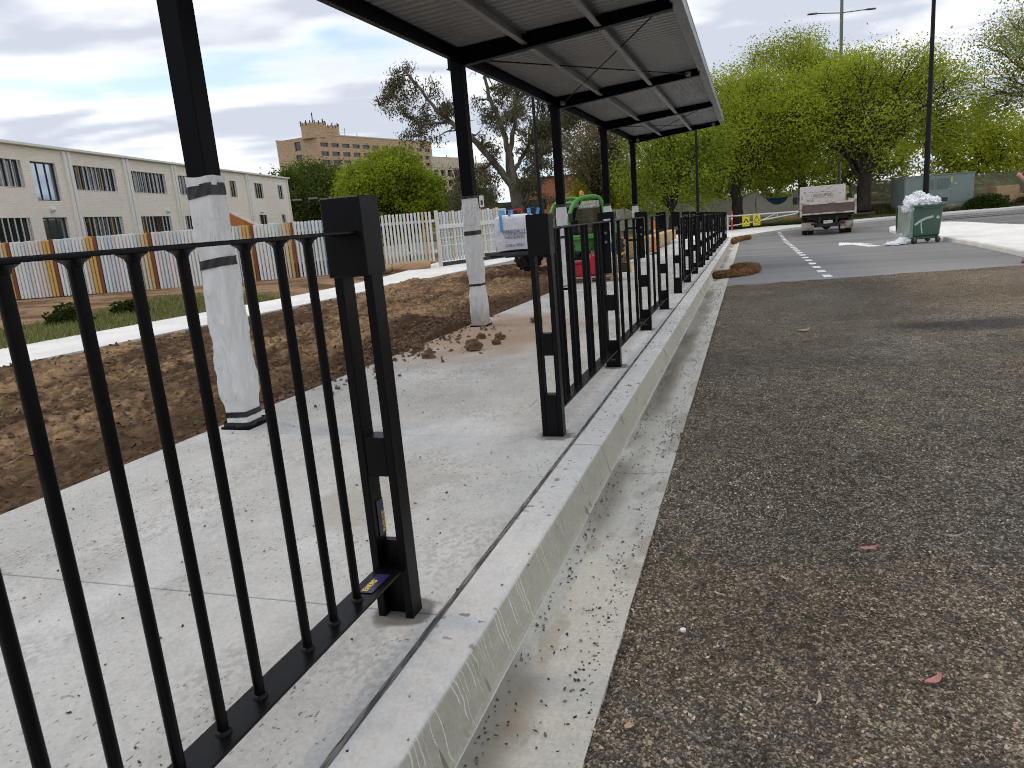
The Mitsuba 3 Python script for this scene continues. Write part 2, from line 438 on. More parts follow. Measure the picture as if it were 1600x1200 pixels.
def lathe(profile, n=24):
    """Profile of (r, z) turned round z."""
    p = np.asarray(profile, float)
    a = np.arange(n) * 2 * PI / n
    v = np.stack([p[:, 0, None] * np.cos(a), p[:, 0, None] * np.sin(a), np.broadcast_to(p[:, 1, None], (len(p), n))], -1).reshape(-1, 3)
    i, j = np.meshgrid(np.arange(len(p) - 1), np.arange(n), indexing='ij')
    return M(v, np.stack([i * n + j, i * n + (j + 1) % n, (i + 1) * n + (j + 1) % n, (i + 1) * n + j], -1).reshape(-1, 4))


def rock(r, seed, sub=2, rough=0.35, flat=0.8):
    m = trimesh.creation.icosphere(subdivisions=sub, radius=1.0)
    v = m.vertices
    k = 1 + rough * 2 * (meshkit.fbm(v * 1.4 + seed * 7.3, 3, seed) - 0.5)
    v = v * k[:, None] * r
    v[:, 2] *= flat
    return trimesh.Trimesh(v, m.faces, process=False)


def S(a, b, x):
    t = np.clip((x - a) / (b - a), 0, 1)
    return t * t * (3 - 2 * t)


# ---------------------------------------------------------------- the ground, road, kerb and paths
SL = -0.022


def road_z(y):
    return SL * np.minimum(y, 37.0)


def foot_z(y):
    return 0.16 + SL * np.minimum(y, 41.0)


def far_line(x):
    """y of the front edge of the far footpath (it runs askew across the end of the road)."""
    return np.interp(x, [-8, -0.6, 2.5, 7.0, 15.7, 40], [39.0, 41.0, 47.0, 50.2, 53.0, 60.0])


def left_z(y):
    return 0.08 + SL * np.minimum(y, 16.0)


def terrain(X, Y):
    r, f, l = road_z(Y), foot_z(Y) - 0.05, left_z(Y)
    k = S(-4.2, -8.0, X)
    z = np.where(X > -0.8, r, f * (1 - k) + l * k)
    far = Y - far_line(X)
    bank = S(1.0, 7.0, far)
    z = z + bank * np.where(X > -3, 0.62, 0.0) * S(3.0, 8.0, X)
    z = z + S(14, 60, far) * 0.5
    z = z + 0.24 * S(11, 17.5, Y) * S(-10.5, -13.0, X) * S(34, 28, Y)
    return z - 0.10


def spaced(lo, hi, step, far, n):
    inner = np.arange(lo, hi + 1e-6, step)
    g = np.geomspace(1, far, n)
    return np.concatenate([lo - g[::-1], inner, hi + g])


gx, gy = spaced(-32, 30, 0.5, 1500, 26), spaced(-6, 70, 0.5, 1500, 26)
struct('ground', grid(gx, gy, terrain), 'ground_mat', smooth=True)

# road: rolled asphalt beyond, loose brown chip seal in front


def seam(x):
    return 15.5 + 0.27 * (x + 0.44)


def strip(x0f, x1f, ys, zf, nx=2):
    """A sheet between x0f(y) and x1f(y)."""
    t = np.linspace(0, 1, nx)
    Y = np.repeat(ys[:, None], nx, 1)
    X = x0f(ys)[:, None] * (1 - t) + x1f(ys)[:, None] * t
    Z = zf(X, Y)
    i, j = np.meshgrid(np.arange(len(ys) - 1), np.arange(nx - 1), indexing='ij')
    q = np.stack([i * nx + j, i * nx + j + 1, (i + 1) * nx + j + 1, (i + 1) * nx + j], -1).reshape(-1, 4)
    return M(np.stack([X, Y, Z], -1).reshape(-1, 3), q)


def sheet(x0, x1, y0f, y1f, zf, n=80, m=40):
    xs = np.linspace(x0, x1, n)
    t = np.linspace(0, 1, m)
    Y = y0f(xs)[None, :] * (1 - t[:, None]) + y1f(xs)[None, :] * t[:, None]
    X = np.repeat(xs[None, :], m, 0)
    i, j = np.meshgrid(np.arange(m - 1), np.arange(n - 1), indexing='ij')
    q = np.stack([i * n + j, i * n + j + 1, (i + 1) * n + j + 1, (i + 1) * n + j], -1).reshape(-1, 4)
    return M(np.stack([X, Y, zf(X, Y)], -1).reshape(-1, 3), q)


struct('asphalt_road', sheet(-0.47, 34, lambda x: seam(x) - 0.35 + 0 * x, lambda x: far_line(x) + 0.25, lambda X, Y: road_z(Y) + 0.004), 'asphalt', smooth=True)


def edge_x(Y):
    P = np.stack([Y * 0 + 1.5, Y * 1.3, Y * 0], -1)
    return -0.485 + 0.11 * (meshkit.fbm(P, 2, 5) - 0.35) + 0.05 * (meshkit.noise(P * 6.0, 2) - 0.5)


def gravel_z(X, Y):
    n = meshkit.fbm(np.stack([X * 2.2, Y * 2.2, 0 * X], -1), 3, 5) - 0.5
    rag = edge_x(Y)
    edge = S(rag - 0.03, rag + 0.11, X) * S(0.0, 0.25, seam(X) - Y + 0.18 * (meshkit.noise(np.stack([X * 5, Y * 5, 0 * X], -1), 8) - 0.5))
    return road_z(Y) - 0.012 + (0.024 + 0.018 * n) * edge


gxs = np.concatenate([np.arange(-0.60, 0.4, 0.025), np.arange(0.4, 12.01, 0.2)])
gys = np.concatenate([np.arange(-3, 1, 0.15), np.arange(1, 15.0, 0.06), np.arange(15.0, 19.6, 0.06)])
struct('gravel_road', grid(gxs, gys, gravel_z), 'gravel', smooth=True)


# loose chips: near ones as real stones
def chips(P, size, colors, zlift=0.3, seed=1):
    r = np.random.default_rng(seed)
    n = len(P)
    base = np.array([[1, 0, 0], [0, 1, 0], [-1, 0, 0], [0, -1, 0], [0, 0, 1], [0.2, 0.1, -0.5]])
    F = np.array([[0, 1, 4], [1, 2, 4], [2, 3, 4], [3, 0, 4], [1, 0, 5], [2, 1, 5], [3, 2, 5], [0, 3, 5]])
    V = base[None] * (1 + 0.45 * r.uniform(-1, 1, (n, 6, 3))) + 0.25 * r.uniform(-1, 1, (n, 6, 3))
    V = V * (size[:, None, None] * np.array([1.0, 0.72, 0.6]))
    a, b = r.uniform(0, 2 * PI, n), r.normal(0, 0.5, n)
    ca, sa, cb, sb = np.cos(a), np.sin(a), np.cos(b), np.sin(b)
    Rm = np.stack([np.stack([ca * cb, -sa, ca * sb], -1), np.stack([sa * cb, ca, sa * sb], -1), np.stack([-sb, 0 * a, cb], -1)], 1)
    V = np.einsum('nij,nkj->nki', Rm, V) + P[:, None]
    V[..., 2] += (size * zlift)[:, None]
    return M(V.reshape(-1, 3), (F[None] + 6 * np.arange(n)[:, None, None]).reshape(-1, 3)), np.repeat(colors, 6, 0)


def stone_colors(n, r, P=None):
    v = 0.066 + 0.31 * r.random(n) ** 2.4
    v = np.where(r.random(n) < 0.03, 0.40 + 0.2 * r.random(n), v)
    if P is not None:
        k = meshkit.fbm(P * np.array([0.8, 0.8, 0]) + 3, 4, 9)
        m = meshkit.fbm(P * np.array([2.5, 2.5, 0]) + 9, 3, 4)
        v = v * (0.30 + 1.0 * k + 0.55 * m)
    w = r.random(n)[:, None]
    return v[:, None] * ((1 - w) * np.array([1.28, 1.02, 0.72]) + w * np.array([1.15, 1.0, 0.80]))


r0 = np.random.default_rng(3)
n = 150000
Y = 1.15 + 5.6 * r0.random(n) ** 1.55
X = -0.50 + (1.05 * Y + 1.1) * r0.random(n)
keep = X > edge_x(Y) + 0.035 - 0.05 * r0.random(n) ** 3
X, Y = X[keep], Y[keep]
P = np.stack([X, Y, gravel_z(X, Y)], -1)
m, c = chips(P, 0.0042 + 0.0045 * r0.random(len(P)) ** 1.5, stone_colors(len(P), r0, P), 0.15, 4)
add('loose_chips', m, 'vcol', color=c, kind='stuff', label='loose brown and grey stone chips covering the unsealed road surface', cat_='gravel')
# strays along the gutter
n = 4200
Y = 0.9 + 15 * r0.random(n) ** 1.9
X = edge_x(Y) + 0.05 - np.minimum(r0.exponential(0.05, n), 0.30)
clump = meshkit.noise(np.stack([X * 4, Y * 2.2, 0 * Y], -1), 6)
k = (clump > 0.30) | (r0.random(n) < 0.3)
X, Y = X[k], Y[k]
n2 = 420
X = np.concatenate([X, -0.745 + np.abs(r0.normal(0, 0.035, n2)), r0.uniform(-3.5, -0.8, 500)])
Y = np.concatenate([Y, 1.0 + 8 * r0.random(n2) ** 1.3, 0.9 + 9 * r0.random(500) ** 1.4])
Z = np.where(X < -0.77, foot_z(Y), road_z(Y) + 0.002)
P = np.stack([X, Y, Z], -1)
m, c = chips(P, 0.0042 + 0.004 * r0.random(len(P)), stone_colors(len(P), r0) * 0.55, 0.45, 5)
add('stray_chips', m, 'vcol', color=c, kind='stuff', label='stray dark stone chips scattered over the gutter and footpath', cat_='gravel')

# gutter and kerb, cast in lengths with open joints
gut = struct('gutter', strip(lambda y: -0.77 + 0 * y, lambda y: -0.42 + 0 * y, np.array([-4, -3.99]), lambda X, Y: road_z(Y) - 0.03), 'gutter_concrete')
KJ = [-6.2, -2.8, 0.6, 4.0, 7.3, 10.7] + [14.0 + 3.35 * i for i in range(9)]
for a, b in zip(KJ[:-1], KJ[1:]):
    b = min(b, 40.3)
    ys = np.linspace(a + 0.0025, b - 0.0025, 8)
    prof = np.array([[-0.76, -0.08], [-0.76, 0.004], [-0.70, -0.006], [-0.60, -0.004], [-0.43, 0.010], [-0.425, -0.08]])
    V = np.stack([np.repeat(prof[None, :, 0], len(ys), 0), np.repeat(ys[:, None], len(prof), 1), prof[None, :, 1] + road_z(ys)[:, None]], -1).reshape(-1, 3)
    k = len(prof)
    q = [[i * k + j, (i + 1) * k + j, (i + 1) * k + j + 1, i * k + j + 1] for i in range(len(ys) - 1) for j in range(k - 1)]
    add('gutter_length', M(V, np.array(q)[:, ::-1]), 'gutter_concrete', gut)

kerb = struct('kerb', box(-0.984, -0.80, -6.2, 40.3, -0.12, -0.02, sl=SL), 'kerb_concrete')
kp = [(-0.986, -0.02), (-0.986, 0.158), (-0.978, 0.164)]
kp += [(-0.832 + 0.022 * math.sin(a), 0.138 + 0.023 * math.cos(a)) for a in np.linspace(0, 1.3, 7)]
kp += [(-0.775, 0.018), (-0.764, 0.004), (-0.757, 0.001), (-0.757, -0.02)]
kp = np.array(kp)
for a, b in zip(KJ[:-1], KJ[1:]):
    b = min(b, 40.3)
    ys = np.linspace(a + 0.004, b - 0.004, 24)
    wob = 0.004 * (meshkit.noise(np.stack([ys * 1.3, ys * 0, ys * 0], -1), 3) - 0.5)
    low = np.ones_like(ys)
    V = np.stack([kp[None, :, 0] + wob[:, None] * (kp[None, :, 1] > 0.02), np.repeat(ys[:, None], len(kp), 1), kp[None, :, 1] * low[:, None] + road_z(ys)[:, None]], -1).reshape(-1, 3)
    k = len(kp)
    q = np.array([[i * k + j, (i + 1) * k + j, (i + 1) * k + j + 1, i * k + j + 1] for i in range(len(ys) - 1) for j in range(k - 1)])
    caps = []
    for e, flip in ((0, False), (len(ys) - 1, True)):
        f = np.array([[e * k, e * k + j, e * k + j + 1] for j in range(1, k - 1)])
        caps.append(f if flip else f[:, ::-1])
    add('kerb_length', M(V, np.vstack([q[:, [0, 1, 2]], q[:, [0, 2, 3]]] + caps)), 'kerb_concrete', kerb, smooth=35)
ys = np.linspace(-5, 40, 700)
wv = 0.010 * (meshkit.fbm(np.stack([ys * 14, ys * 0, ys * 0], -1), 3, 4) - 0.5)
struct('joint_sealant', strip(lambda y: -1.0035 - 0.6 * wv, lambda y: -0.9855 + 0.6 * wv, ys, lambda X, Y: foot_z(Y) + 0.0025 + 0.003 * (meshkit.noise(np.stack([X * 90, Y * 30, 0 * X], -1), 2) - 0.5), 3), 'sealant')

# the footpath: bays with saw cuts
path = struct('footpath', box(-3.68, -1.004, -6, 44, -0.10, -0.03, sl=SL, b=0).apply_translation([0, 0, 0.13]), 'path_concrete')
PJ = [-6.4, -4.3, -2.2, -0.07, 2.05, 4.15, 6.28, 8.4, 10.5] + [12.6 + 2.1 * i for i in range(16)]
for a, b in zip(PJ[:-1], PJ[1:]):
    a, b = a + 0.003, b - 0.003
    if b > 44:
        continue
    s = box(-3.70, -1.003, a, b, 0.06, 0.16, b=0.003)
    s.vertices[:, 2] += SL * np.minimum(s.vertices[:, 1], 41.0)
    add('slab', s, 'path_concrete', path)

# the second path beyond the soil strip
lx = lambda y: np.interp(y, [-6, 8, 16.6, 20, 27, 40], [-11.1, -11.2, -11.0, -10.7, -11.4, -13.0])
rx = lambda y: np.interp(y, [-6, 8, 16.6, 20, 27, 40], [-9.15, -9.1, -9.15, -8.6, -7.6, -7.0])
ys = np.linspace(-4, 42, 60)
top = strip(lx, rx, ys, lambda X, Y: left_z(Y) + 0.10, 3)
side = strip(rx, rx, ys, lambda X, Y: left_z(Y) + 0.10, 2)
side.vertices[1::2, 2] -= 0.22
struct('side_path', [top, side], 'white_concrete')


# the turned soil between the two paths
def soil_z(X, Y):
    base = foot_z(Y) * (1 - S(-4.0, -8.2, X)) + (left_z(Y) + 0.08) * S(-4.0, -8.2, X)
    P = np.stack([X, Y, 0 * X], -1)
    n1 = meshkit.fbm(P * 0.9, 4, 3) - 0.5
    n2 = meshkit.fbm(P * np.array([3.2, 2.6, 1]) + 5, 4, 6) - 0.5
    n3 = meshkit.fbm(P * 9.0 + 2, 3, 8) - 0.5
    n4 = np.abs(meshkit.fbm(P * np.array([17.0, 13.0, 1]) + 4, 2, 18) - 0.5) * 2
    n5 = np.abs(meshkit.fbm(P * np.array([6.0, 3.2, 1]) + np.array([0, 0, 7.7]), 3, 21) - 0.5) * 2
    rut = 0
    for x0, a, w in ((-5.3, 0.02, 0.28), (-6.9, -0.03, 0.25), (-7.6, 0.06, 0.22)):
        d = X - (x0 + a * (Y - 6) + 0.25 * np.sin(Y * 0.4))
        rut = rut - 0.08 * np.exp(-(d / w) ** 2) + 0.035 * np.exp(-((d - 0.42) / 0.16) ** 2)
        rut = rut + 0.024 * np.exp(-(d / w) ** 2) * np.sign(np.sin(Y * 26 + X * 6))
    edge = S(-3.69, -4.1, X)
    bank = 0.10 * S(-7.9, -8.8, X) * S(3, 7, Y) * (0.5 + 1.2 * (meshkit.fbm(P * 1.5, 3, 12)))
    heap = 0.20 * np.exp(-((X + 4.25) / 0.55) ** 2 - ((Y - 8.9) / 0.85) ** 2) + 0.12 * np.exp(-((X + 4.1) / 0.35) ** 2 - ((Y - 7.2) / 0.7) ** 2) + 0.10 * np.exp(-((X + 8.3) / 0.6) ** 2 - ((Y - 17.5) / 1.6) ** 2)
    pile = heap * (0.7 + 1.1 * (meshkit.fbm(P * 7, 3, 17)))
    z = base - 0.055 * (0.4 + edge) + edge * (0.10 * n1 + 0.11 * n2 + rut) + (0.35 + 0.65 * edge) * (0.075 * n3 + 0.055 * n4 + 0.03 * n5) + bank + pile
    z = np.where(X > -3.72, np.minimum(z, foot_z(Y) - 0.012), z)
    lim = left_z(Y) + 0.10
    rim = rx(Y)
    z = np.where(X < rim + 0.5, np.minimum(z, lim - 0.015 + 0.10 * n2 - 0.05 * S(0.12, 0.0, X - rim)), z)
    return np.where(X < rim + 0.02, np.minimum(z, lim - 0.03), z)


sx = np.arange(-9.6, -3.66, 0.033)
sy = np.concatenate([np.arange(0.2, 13, 0.033), np.arange(13, 34, 0.11)])
struct('soil_strip', grid(sx, sy, soil_z), 'soil', smooth=True)
# crumbs and clods thrown on to the footpath at the second column
n = 4200
X = -3.75 + np.abs(r0.normal(0, 0.28, n)) * np.where(r0.random(n) < 0.75, 0.45, 1.5) - 0.25
Y = r0.normal(7.7, 1.15, n)
k = X < -2.2
X, Y = X[k], Y[k]
sz = 0.004 + 0.034 * r0.random(len(X)) ** 4
Z = np.where(X > -3.70, foot_z(Y), soil_z(X, Y))
m, c = chips(np.stack([X, Y, Z], -1), sz, (0.07 + 0.10 * r0.random((len(X), 1))) * np.array([[1.3, 0.85, 0.55]]), 0.3, 9)
add('soil_crumbs', m, 'vcol', color=c, kind='stuff', label='crumbs of brown soil spilled on the footpath by the second wrapped column', cat_='soil')
n = 32000
X, Y = r0.uniform(-9.0, -3.75, n), 1.5 + 18 * r0.random(n) ** 1.4
sz = 0.005 + 0.03 * r0.random(n) ** 6
m, c = chips(np.stack([X, Y, soil_z(X, Y)], -1), sz, (0.06 + 0.14 * r0.random((n, 1)) ** 1.5) * np.array([[1.3, 0.86, 0.56]]), 0.2, 10)
add('soil_lumps', m, 'vcol', color=c, kind='stuff', label='small lumps of dry earth lying over the dug soil strip', cat_='soil')
for x, y, r, lab in ((-2.86, 7.42, 0.085, 'largest brown clod of earth on the dusty footpath'), (-3.20, 7.00, 0.06, 'rounded brown clod of earth nearest the camera on the dusty footpath'),
                     (-3.53, 7.45, 0.062, 'dark clod of earth at the soil edge left of the largest clod'), (-3.06, 8.25, 0.05, 'small clod of earth just in front of the second wrapped column'),
                     (-2.80, 8.15, 0.055, 'small clod of earth between the largest clod and the second wrapped column'), (-2.72, 7.80, 0.045, 'small clod of earth right behind the largest clod'),
                     (-2.75, 9.55, 0.05, 'lone clod of earth on the footpath right of the second wrapped column')):
    add('soil_clod', put(rock(r, int(r * 1000) + int(x * -10), 4, 1.1, 0.8), (x, y, float(foot_z(y)) + r * 0.55)), 'clod', label=lab, cat_='clod', smooth=40)

# ---------------------------------------------------------------- black guard rail panels along the kerb
FX = -1.14


def rail_post(panel, y, h, kind='plain'):
    g = float(foot_z(y))
    t = g + h
    ups = [box(FX + s * 0.0505 - 0.0140, FX + s * 0.0505 + 0.0140, y - 0.0375, y + 0.0375, g - 0.02, t - 0.03, b=0.003) for s in (-1, 1)]
    p = add('post', ups, 'black_steel', panel)
    ch = 0.235 if kind != 'long' else 0.30
    if kind == 'round' or kind == 'long':
        c = prism(affinity.translate(sg.Polygon([(-0.055, -0.05), (0.055, -0.05), (0.055, 0.05), (-0.055, 0.05)]).buffer(0.018), FX, y), 0.055, at=t - 0.045)
        add('cap', c, 'black_steel', p, smooth=30)
        plate = [box(FX - 0.054, FX + 0.022, y - 0.012, y + 0.004, t - 0.50, t - 0.06), box(FX + 0.034, FX + 0.054, y - 0.012, y + 0.004, t - 0.50, t - 0.06)]
        add('bracket', plate, 'black_steel', p)
        for dz in (0.16, 0.235):
            add('bolt', bar((FX - 0.005, y - 0.058, t - dz), (FX - 0.005, y - 0.011, t - dz), 0.012, 6), 'bolt_steel', p)
    else:
        add('cap', box(FX - 0.066, FX + 0.066, y - 0.060, y + 0.060, t - ch, t, b=0.004), 'black_steel', p)
    add('spacer', box(FX - 0.0362, FX + 0.0362, y - 0.034, y + 0.034, g + 0.50, g + 0.63, b=0.002), 'black_steel', p)
    if kind == 'plain':
        add('shoe', box(FX - 0.0362, FX + 0.0362, y + 0.005 if y < 3 else y - 0.036, y + 0.035, g - 0.01, g + 0.26, b=0.002), 'black_steel', p)
    else:
        add('shoe', box(FX - 0.0362, FX + 0.0362, y - 0.03, y - 0.018, g - 0.01, g + 0.24), 'black_steel', p)
        for dx, dz in ((-0.010, 0.07), (0.012, 0.07), (-0.010, 0.13)):
            add('bolt', bar((FX + dx, y - 0.040, g + dz), (FX + dx, y - 0.029, g + dz), 0.007, 6), 'bolt_steel', p)
    return p





def rail_panel(label, ends, posts, bars, hr, w=0.047, gusset=True, br=0.0128, low=0.157):
    p = thing('guard_rail', label, 'guard rail', 'black guard rail panels along the kerb')
    y0, y1 = ends

    def plate(h0, h1, th, wd):
        m = box(FX - wd, FX + wd, y0, y1, -th, 0.0, b=min(0.003, th / 3))
        m.vertices[:, 2] += foot_z(m.vertices[:, 1]) + h0 + (m.vertices[:, 1] - y0) / (y1 - y0) * (h1 - h0)
        return m
    add('top_rail', plate(hr[0], hr[1], 0.010, w), 'black_steel', p)
    add('bottom_rail', plate(low, low, 0.010, w + 0.003), 'black_steel', p)
    for y in bars:
        g = float(foot_z(y))
        h = hr[0] + (y - y0) / (y1 - y0) * (hr[1] - hr[0])
        m = [bar((FX, y, g + low - 0.002), (FX, y, g + h - 0.008), br, 12)]
        if gusset:
            m.append(put(lathe([(0.0, 0), (0.013, 0.0), (0.017, 0.008), (0.030, 0.016), (0.030, 0.018)], 12), (FX, y, g + h - 0.028)))
            m.append(put(lathe([(0.019, 0), (0.018, 0.005), (0.013, 0.010), (0.0, 0.010)], 12), (FX, y, g + low - 0.001)))
        add('bar', m, 'black_steel', p, smooth=50)
    for y, h, k in posts:
        rail_post(p, y, h, k)
    return p


near = rail_panel('black steel guard rail panel nearest the camera, cut off by the left edge', (-0.1, 2.07), [(2.045, 1.375, 'plain')],
                  [0.36, 0.50, 0.635, 0.77, 0.90, 1.04, 1.175, 1.31, 1.52, 1.655, 1.79], (1.243, 1.275), low=0.180)
# maker's stickers on the near post and its bottom rail
mat('sticker_blue', (0.022, 0.018, 0.075), 0.35)
mat('sticker_yellow', (0.75, 0.55, 0.06), 0.4)
mat('sticker_white', (0.45, 0.45, 0.52), 0.4)


def sticker(name, tf, parent):
    s = add(name, tf(box(-0.062, 0.062, -0.022, 0.022, 0.0, 0.0012)), 'sticker_blue', parent)
    t = meshkit.text_mesh('ENERS', 0.017, 0.0008, bold=True)
    t.apply_translation([-0.055, 0.0, 0.0016])
    add('sticker_lettering', tf(t), 'sticker_yellow', s)
    t = meshkit.text_mesh('STEEL WORKS', 0.007, 0.0008)
    t.apply_translation([-0.05, -0.014, 0.0016])
    return tf(t), s


def tf_a(m):
    q = put(m, (0, 0, 0), rz=PI / 2)
    q.apply_translation([FX + 0.005, 1.895, 0])
    q.vertices[:, 2] += foot_z(q.vertices[:, 1]) + 0.182
    return q


def tf_b(m):
    q = m.copy()
    v = q.vertices.copy()
    q.vertices = np.stack([FX - 0.0355 + v[:, 2] * 1.0 + 0.0006, 2.045 + v[:, 1] + 0.012, foot_z(2.045) + 0.34 + v[:, 0]], 1)
    return q


sticker('sticker', tf_a, near)
sticker('sticker', tf_b, near)

rail_panel('second black guard rail panel, beyond the open gap after the nearest panel', (4.2, 10.56), [(4.2, 1.32, 'plain'), (6.36, 1.32, 'long'), (8.56, 1.325, 'round'), (10.56, 1.33, 'plain')],
           [4.37, 4.49, 4.61, 4.86, 4.98, 5.35, 5.48, 5.83, 5.95, 6.93, 7.42, 7.93, 9.0, 9.5, 10.0], (1.238, 1.30), br=0.0165)
lab = ['third black guard rail panel from the camera, ending beside the nearer brown fibre log', 'fourth black guard rail panel from the camera, just past the nearer brown fibre log',
       'fifth black guard rail panel from the camera, last but one before the boom gate', 'farthest black guard rail panel, ending near the white boom gate']
yy = 12.72
for k, l in enumerate(lab):
    y1 = yy + 6.4
    ps = [yy + 0.02, yy + 2.1, yy + 4.25, yy + 6.38]
    bs = []
    for a, b in zip(ps[:-1], ps[1:]):
        bs += [a + (b - a) * t for t in (0.25, 0.5, 0.75)]
    rail_panel(l, (yy, y1), [(ps[0], 1.335, 'plain'), (ps[1], 1.33, 'round'), (ps[2], 1.33, 'round'), (ps[3], 1.335, 'plain')], bs, (1.245, 1.26), gusset=False, br=0.0165)
    yy = y1 + 0.75

hp = [k for k in scene if k.startswith('guard_rail_001__post') and k.count('__') == 1][2]
hg = float(foot_z(8.56)) + 1.325
add('handle', tube([(FX - 0.06, 8.50, hg - 0.16), (FX - 0.15, 8.47, hg - 0.16), (FX - 0.185, 8.46, hg - 0.19), (FX - 0.185, 8.46, hg - 0.26), (FX - 0.15, 8.47, hg - 0.29), (FX - 0.06, 8.50, hg - 0.29)], 0.012, 8), 'black_steel', hp, smooth=40)
# ---------------------------------------------------------------- the canopy
YF = [9.449 + 5.1 * i for i in range(-1, 4)]
can = thing('walkway_canopy', 'black steel walkway canopy with corrugated roof on five columns wrapped in white plastic', 'canopy')
CXc = -3.49
UZ = lambda x: 3.262 + (x + 3.38) / 2.57 * 0.268          # underside of the beams
RZ = lambda x: 3.515 + (x + 3.6) / 2.8 * 0.19             # underside of the roof sheet
wrap_h = [1.86 - 0.09, 1.67, 1.47, 1.42, 1.36]


def ring_tube(prof, zs, cx, cy, jit):
    """A closed skin round a square column; jit(h, u) pushes it outwards."""
    a = np.linspace(0, 1, len(prof), endpoint=False)
    V = []
    for z in zs:
        for (x, y), u in zip(prof, a):
            d = np.array([x, y]) / np.hypot(x, y)
            o = jit(z, u)
            V.append([cx + x + d[0] * o, cy + y + d[1] * o, z])
    n = len(prof)
    q = [[i * n + j, i * n + (j + 1) % n, (i + 1) * n + (j + 1) % n, (i + 1) * n + j] for i in range(len(zs) - 1) for j in range(n)]
    return M(V, q)


def square_ring(h, r, n=40):
    p = sg.Polygon([(-h, -h), (h, -h), (h, h), (-h, h)]).buffer(r)
    L = p.exterior.length
    return [p.exterior.interpolate(L * i / n).coords[0] for i in range(n)]


for i, y in enumerate(YF):
    g = float(foot_z(y))
    col = add('column', box(CXc - 0.08, CXc + 0.08, y - 0.08, y + 0.08, g - 0.02, RZ(CXc) - 0.01, b=0.008), 'canopy_black', can, smooth=20)
    add('base_plate', box(CXc - 0.12, CXc + 0.12, y - 0.12, y + 0.12, g, g + 0.02, b=0.003), 'canopy_black', col)
    top = wrap_h[i]
    zs = np.linspace(g + (0.045 if i in (0, 2) else 0.006), top, 170)

    def jit(z, u, i=i, y=y, g=g, top=top):
        P = np.array([u * 9 + i * 5, z * 1.7 + 0.6 * math.sin(u * 6.28), i * 3.1])
        w = meshkit.fbm(P * np.array([2.0, 2.2, 1]), 4, 31 + i) - 0.5
        fold = abs(math.sin(PI * (u * 5 + z * 1.9 + 1.6 * meshkit.noise(P, 3)))) ** 3
        tight = 1.0
        for tz in ([top - 0.055, 1.235, g + 0.11] if i == 0 else [1.197, 0.515, top - 0.02] if i == 1 else [0.875, g + 0.08, top - 0.01]):
            tight *= S(0.03, 0.17, abs(z - tz)) * 0.92 + 0.08
        base = 0.003 + 0.012 * S(1.1, 0.2, z - g)
        q = 1.5 * meshkit.noise(P * 2.3, 7)
        f2 = abs(math.sin(PI * (u * 9 - z * 3.1 + q))) ** 7 + 0.7 * abs(math.sin(PI * (u * 4 + z * 6.3 + 1.7 * q))) ** 9
        return max(0.003, (base + 0.024 * w + 0.007 * fold + 0.006 * f2) * tight + 0.003)
    add('plastic_wrap', ring_tube(square_ring(0.073, 0.010, 120), zs, CXc, y, jit), 'plastic_wrap', col, smooth=True, label='white plastic sheet wrapped round the column')
    tapes = {0: [(top - 0.095, top - 0.015), (1.205, 1.265), (g + 0.085, g + 0.125)], 1: [(1.17, 1.225), (0.50, 0.53), (top - 0.03, top + 0.0)], 2: [(0.85, 0.90), (g + 0.07, g + 0.09), (top - 0.02, top + 0.035)], 3: [(top - 0.02, top + 0.04)], 4: [(top - 0.03, top + 0.03)]}[i]
    for k, (a, b) in enumerate(tapes):
        tilt = 0.012 if (i == 0 and k < 2) else 0.003
        t = ring_tube(square_ring(0.073, 0.010, 44), np.linspace(a, b, 5), CXc, y, lambda z, u: 0.0125 + 0.002 * math.sin(u * 50 + z * 60))
        t.vertices[:, 2] += tilt * (t.vertices[:, 0] - CXc) / 0.1
        add('tape', t, 'black_tape', col, smooth=True)
    if i == 0:
        # loose frill above the top tape
        t = ring_tube(square_ring(0.073, 0.010, 44), np.linspace(top - 0.02, top + 0.03, 4), CXc, y, lambda z, u: 0.010 + 0.006 * math.sin(u * 31))
        t.vertices[:, 2] += np.where(t.vertices[:, 2] > top, 0.012 * np.sin(t.vertices[:, 0] * 17 + 1) + 0.015, 0)
        add('plastic_frill', t, 'plastic_wrap', col, smooth=True)
        add('foot_cover', ring_tube(square_ring(0.078, 0.010, 40), np.linspace(g + 0.001, g + 0.05, 4), CXc, y, lambda z, u: 0.02 + 0.010 * math.sin(u * 40)), 'black_tape', col, smooth=True)
    # tapered beam
    xa, xb = CXc - 0.13, -0.815
    if i == 0 or True:
        P = []
        for z in (0, 1):
            for yv in (y - 0.05, y + 0.05):
                for x in (xa, xb):
                    zz = UZ(x) if z == 0 else (RZ(x) - 0.02 - 0.14 * 0)
                    P.append([x, yv, zz])
        web = hexa([[x, y + s * 0.006, UZ(x) + 0.006 if z == 0 else RZ(x) - 0.05] for z in (0, 1) for s in (-1, 1) for x in (xa, xb)])
        fl = hexa([[x, y + s * 0.06, UZ(x) + (0.010 if z else 0.0)] for z in (0, 1) for s in (-1, 1) for x in (xa, xb)])
        ft = hexa([[x, y + s * 0.06, RZ(x) - 0.05 + (0.010 if z else 0.0)] for z in (0, 1) for s in (-1, 1) for x in (xa, xb)])
        endp = hexa([[xb + 0.001 + 0.008 * a, y + s * 0.06, UZ(xb) if z == 0 else RZ(xb) - 0.05] for z in (0, 1) for s in (-1, 1) for a in (0, 1)])
        bm = add('beam', [web, fl, ft, endp], 'canopy_black', can)
        add('bolt', [bar((xa + 0.14 + d, y - 0.075, UZ(xa) + 0.05), (xa + 0.14 + d, y - 0.06, UZ(xa) + 0.05), 0.014, 6) for d in (0.0,)], 'bolt_steel', bm)

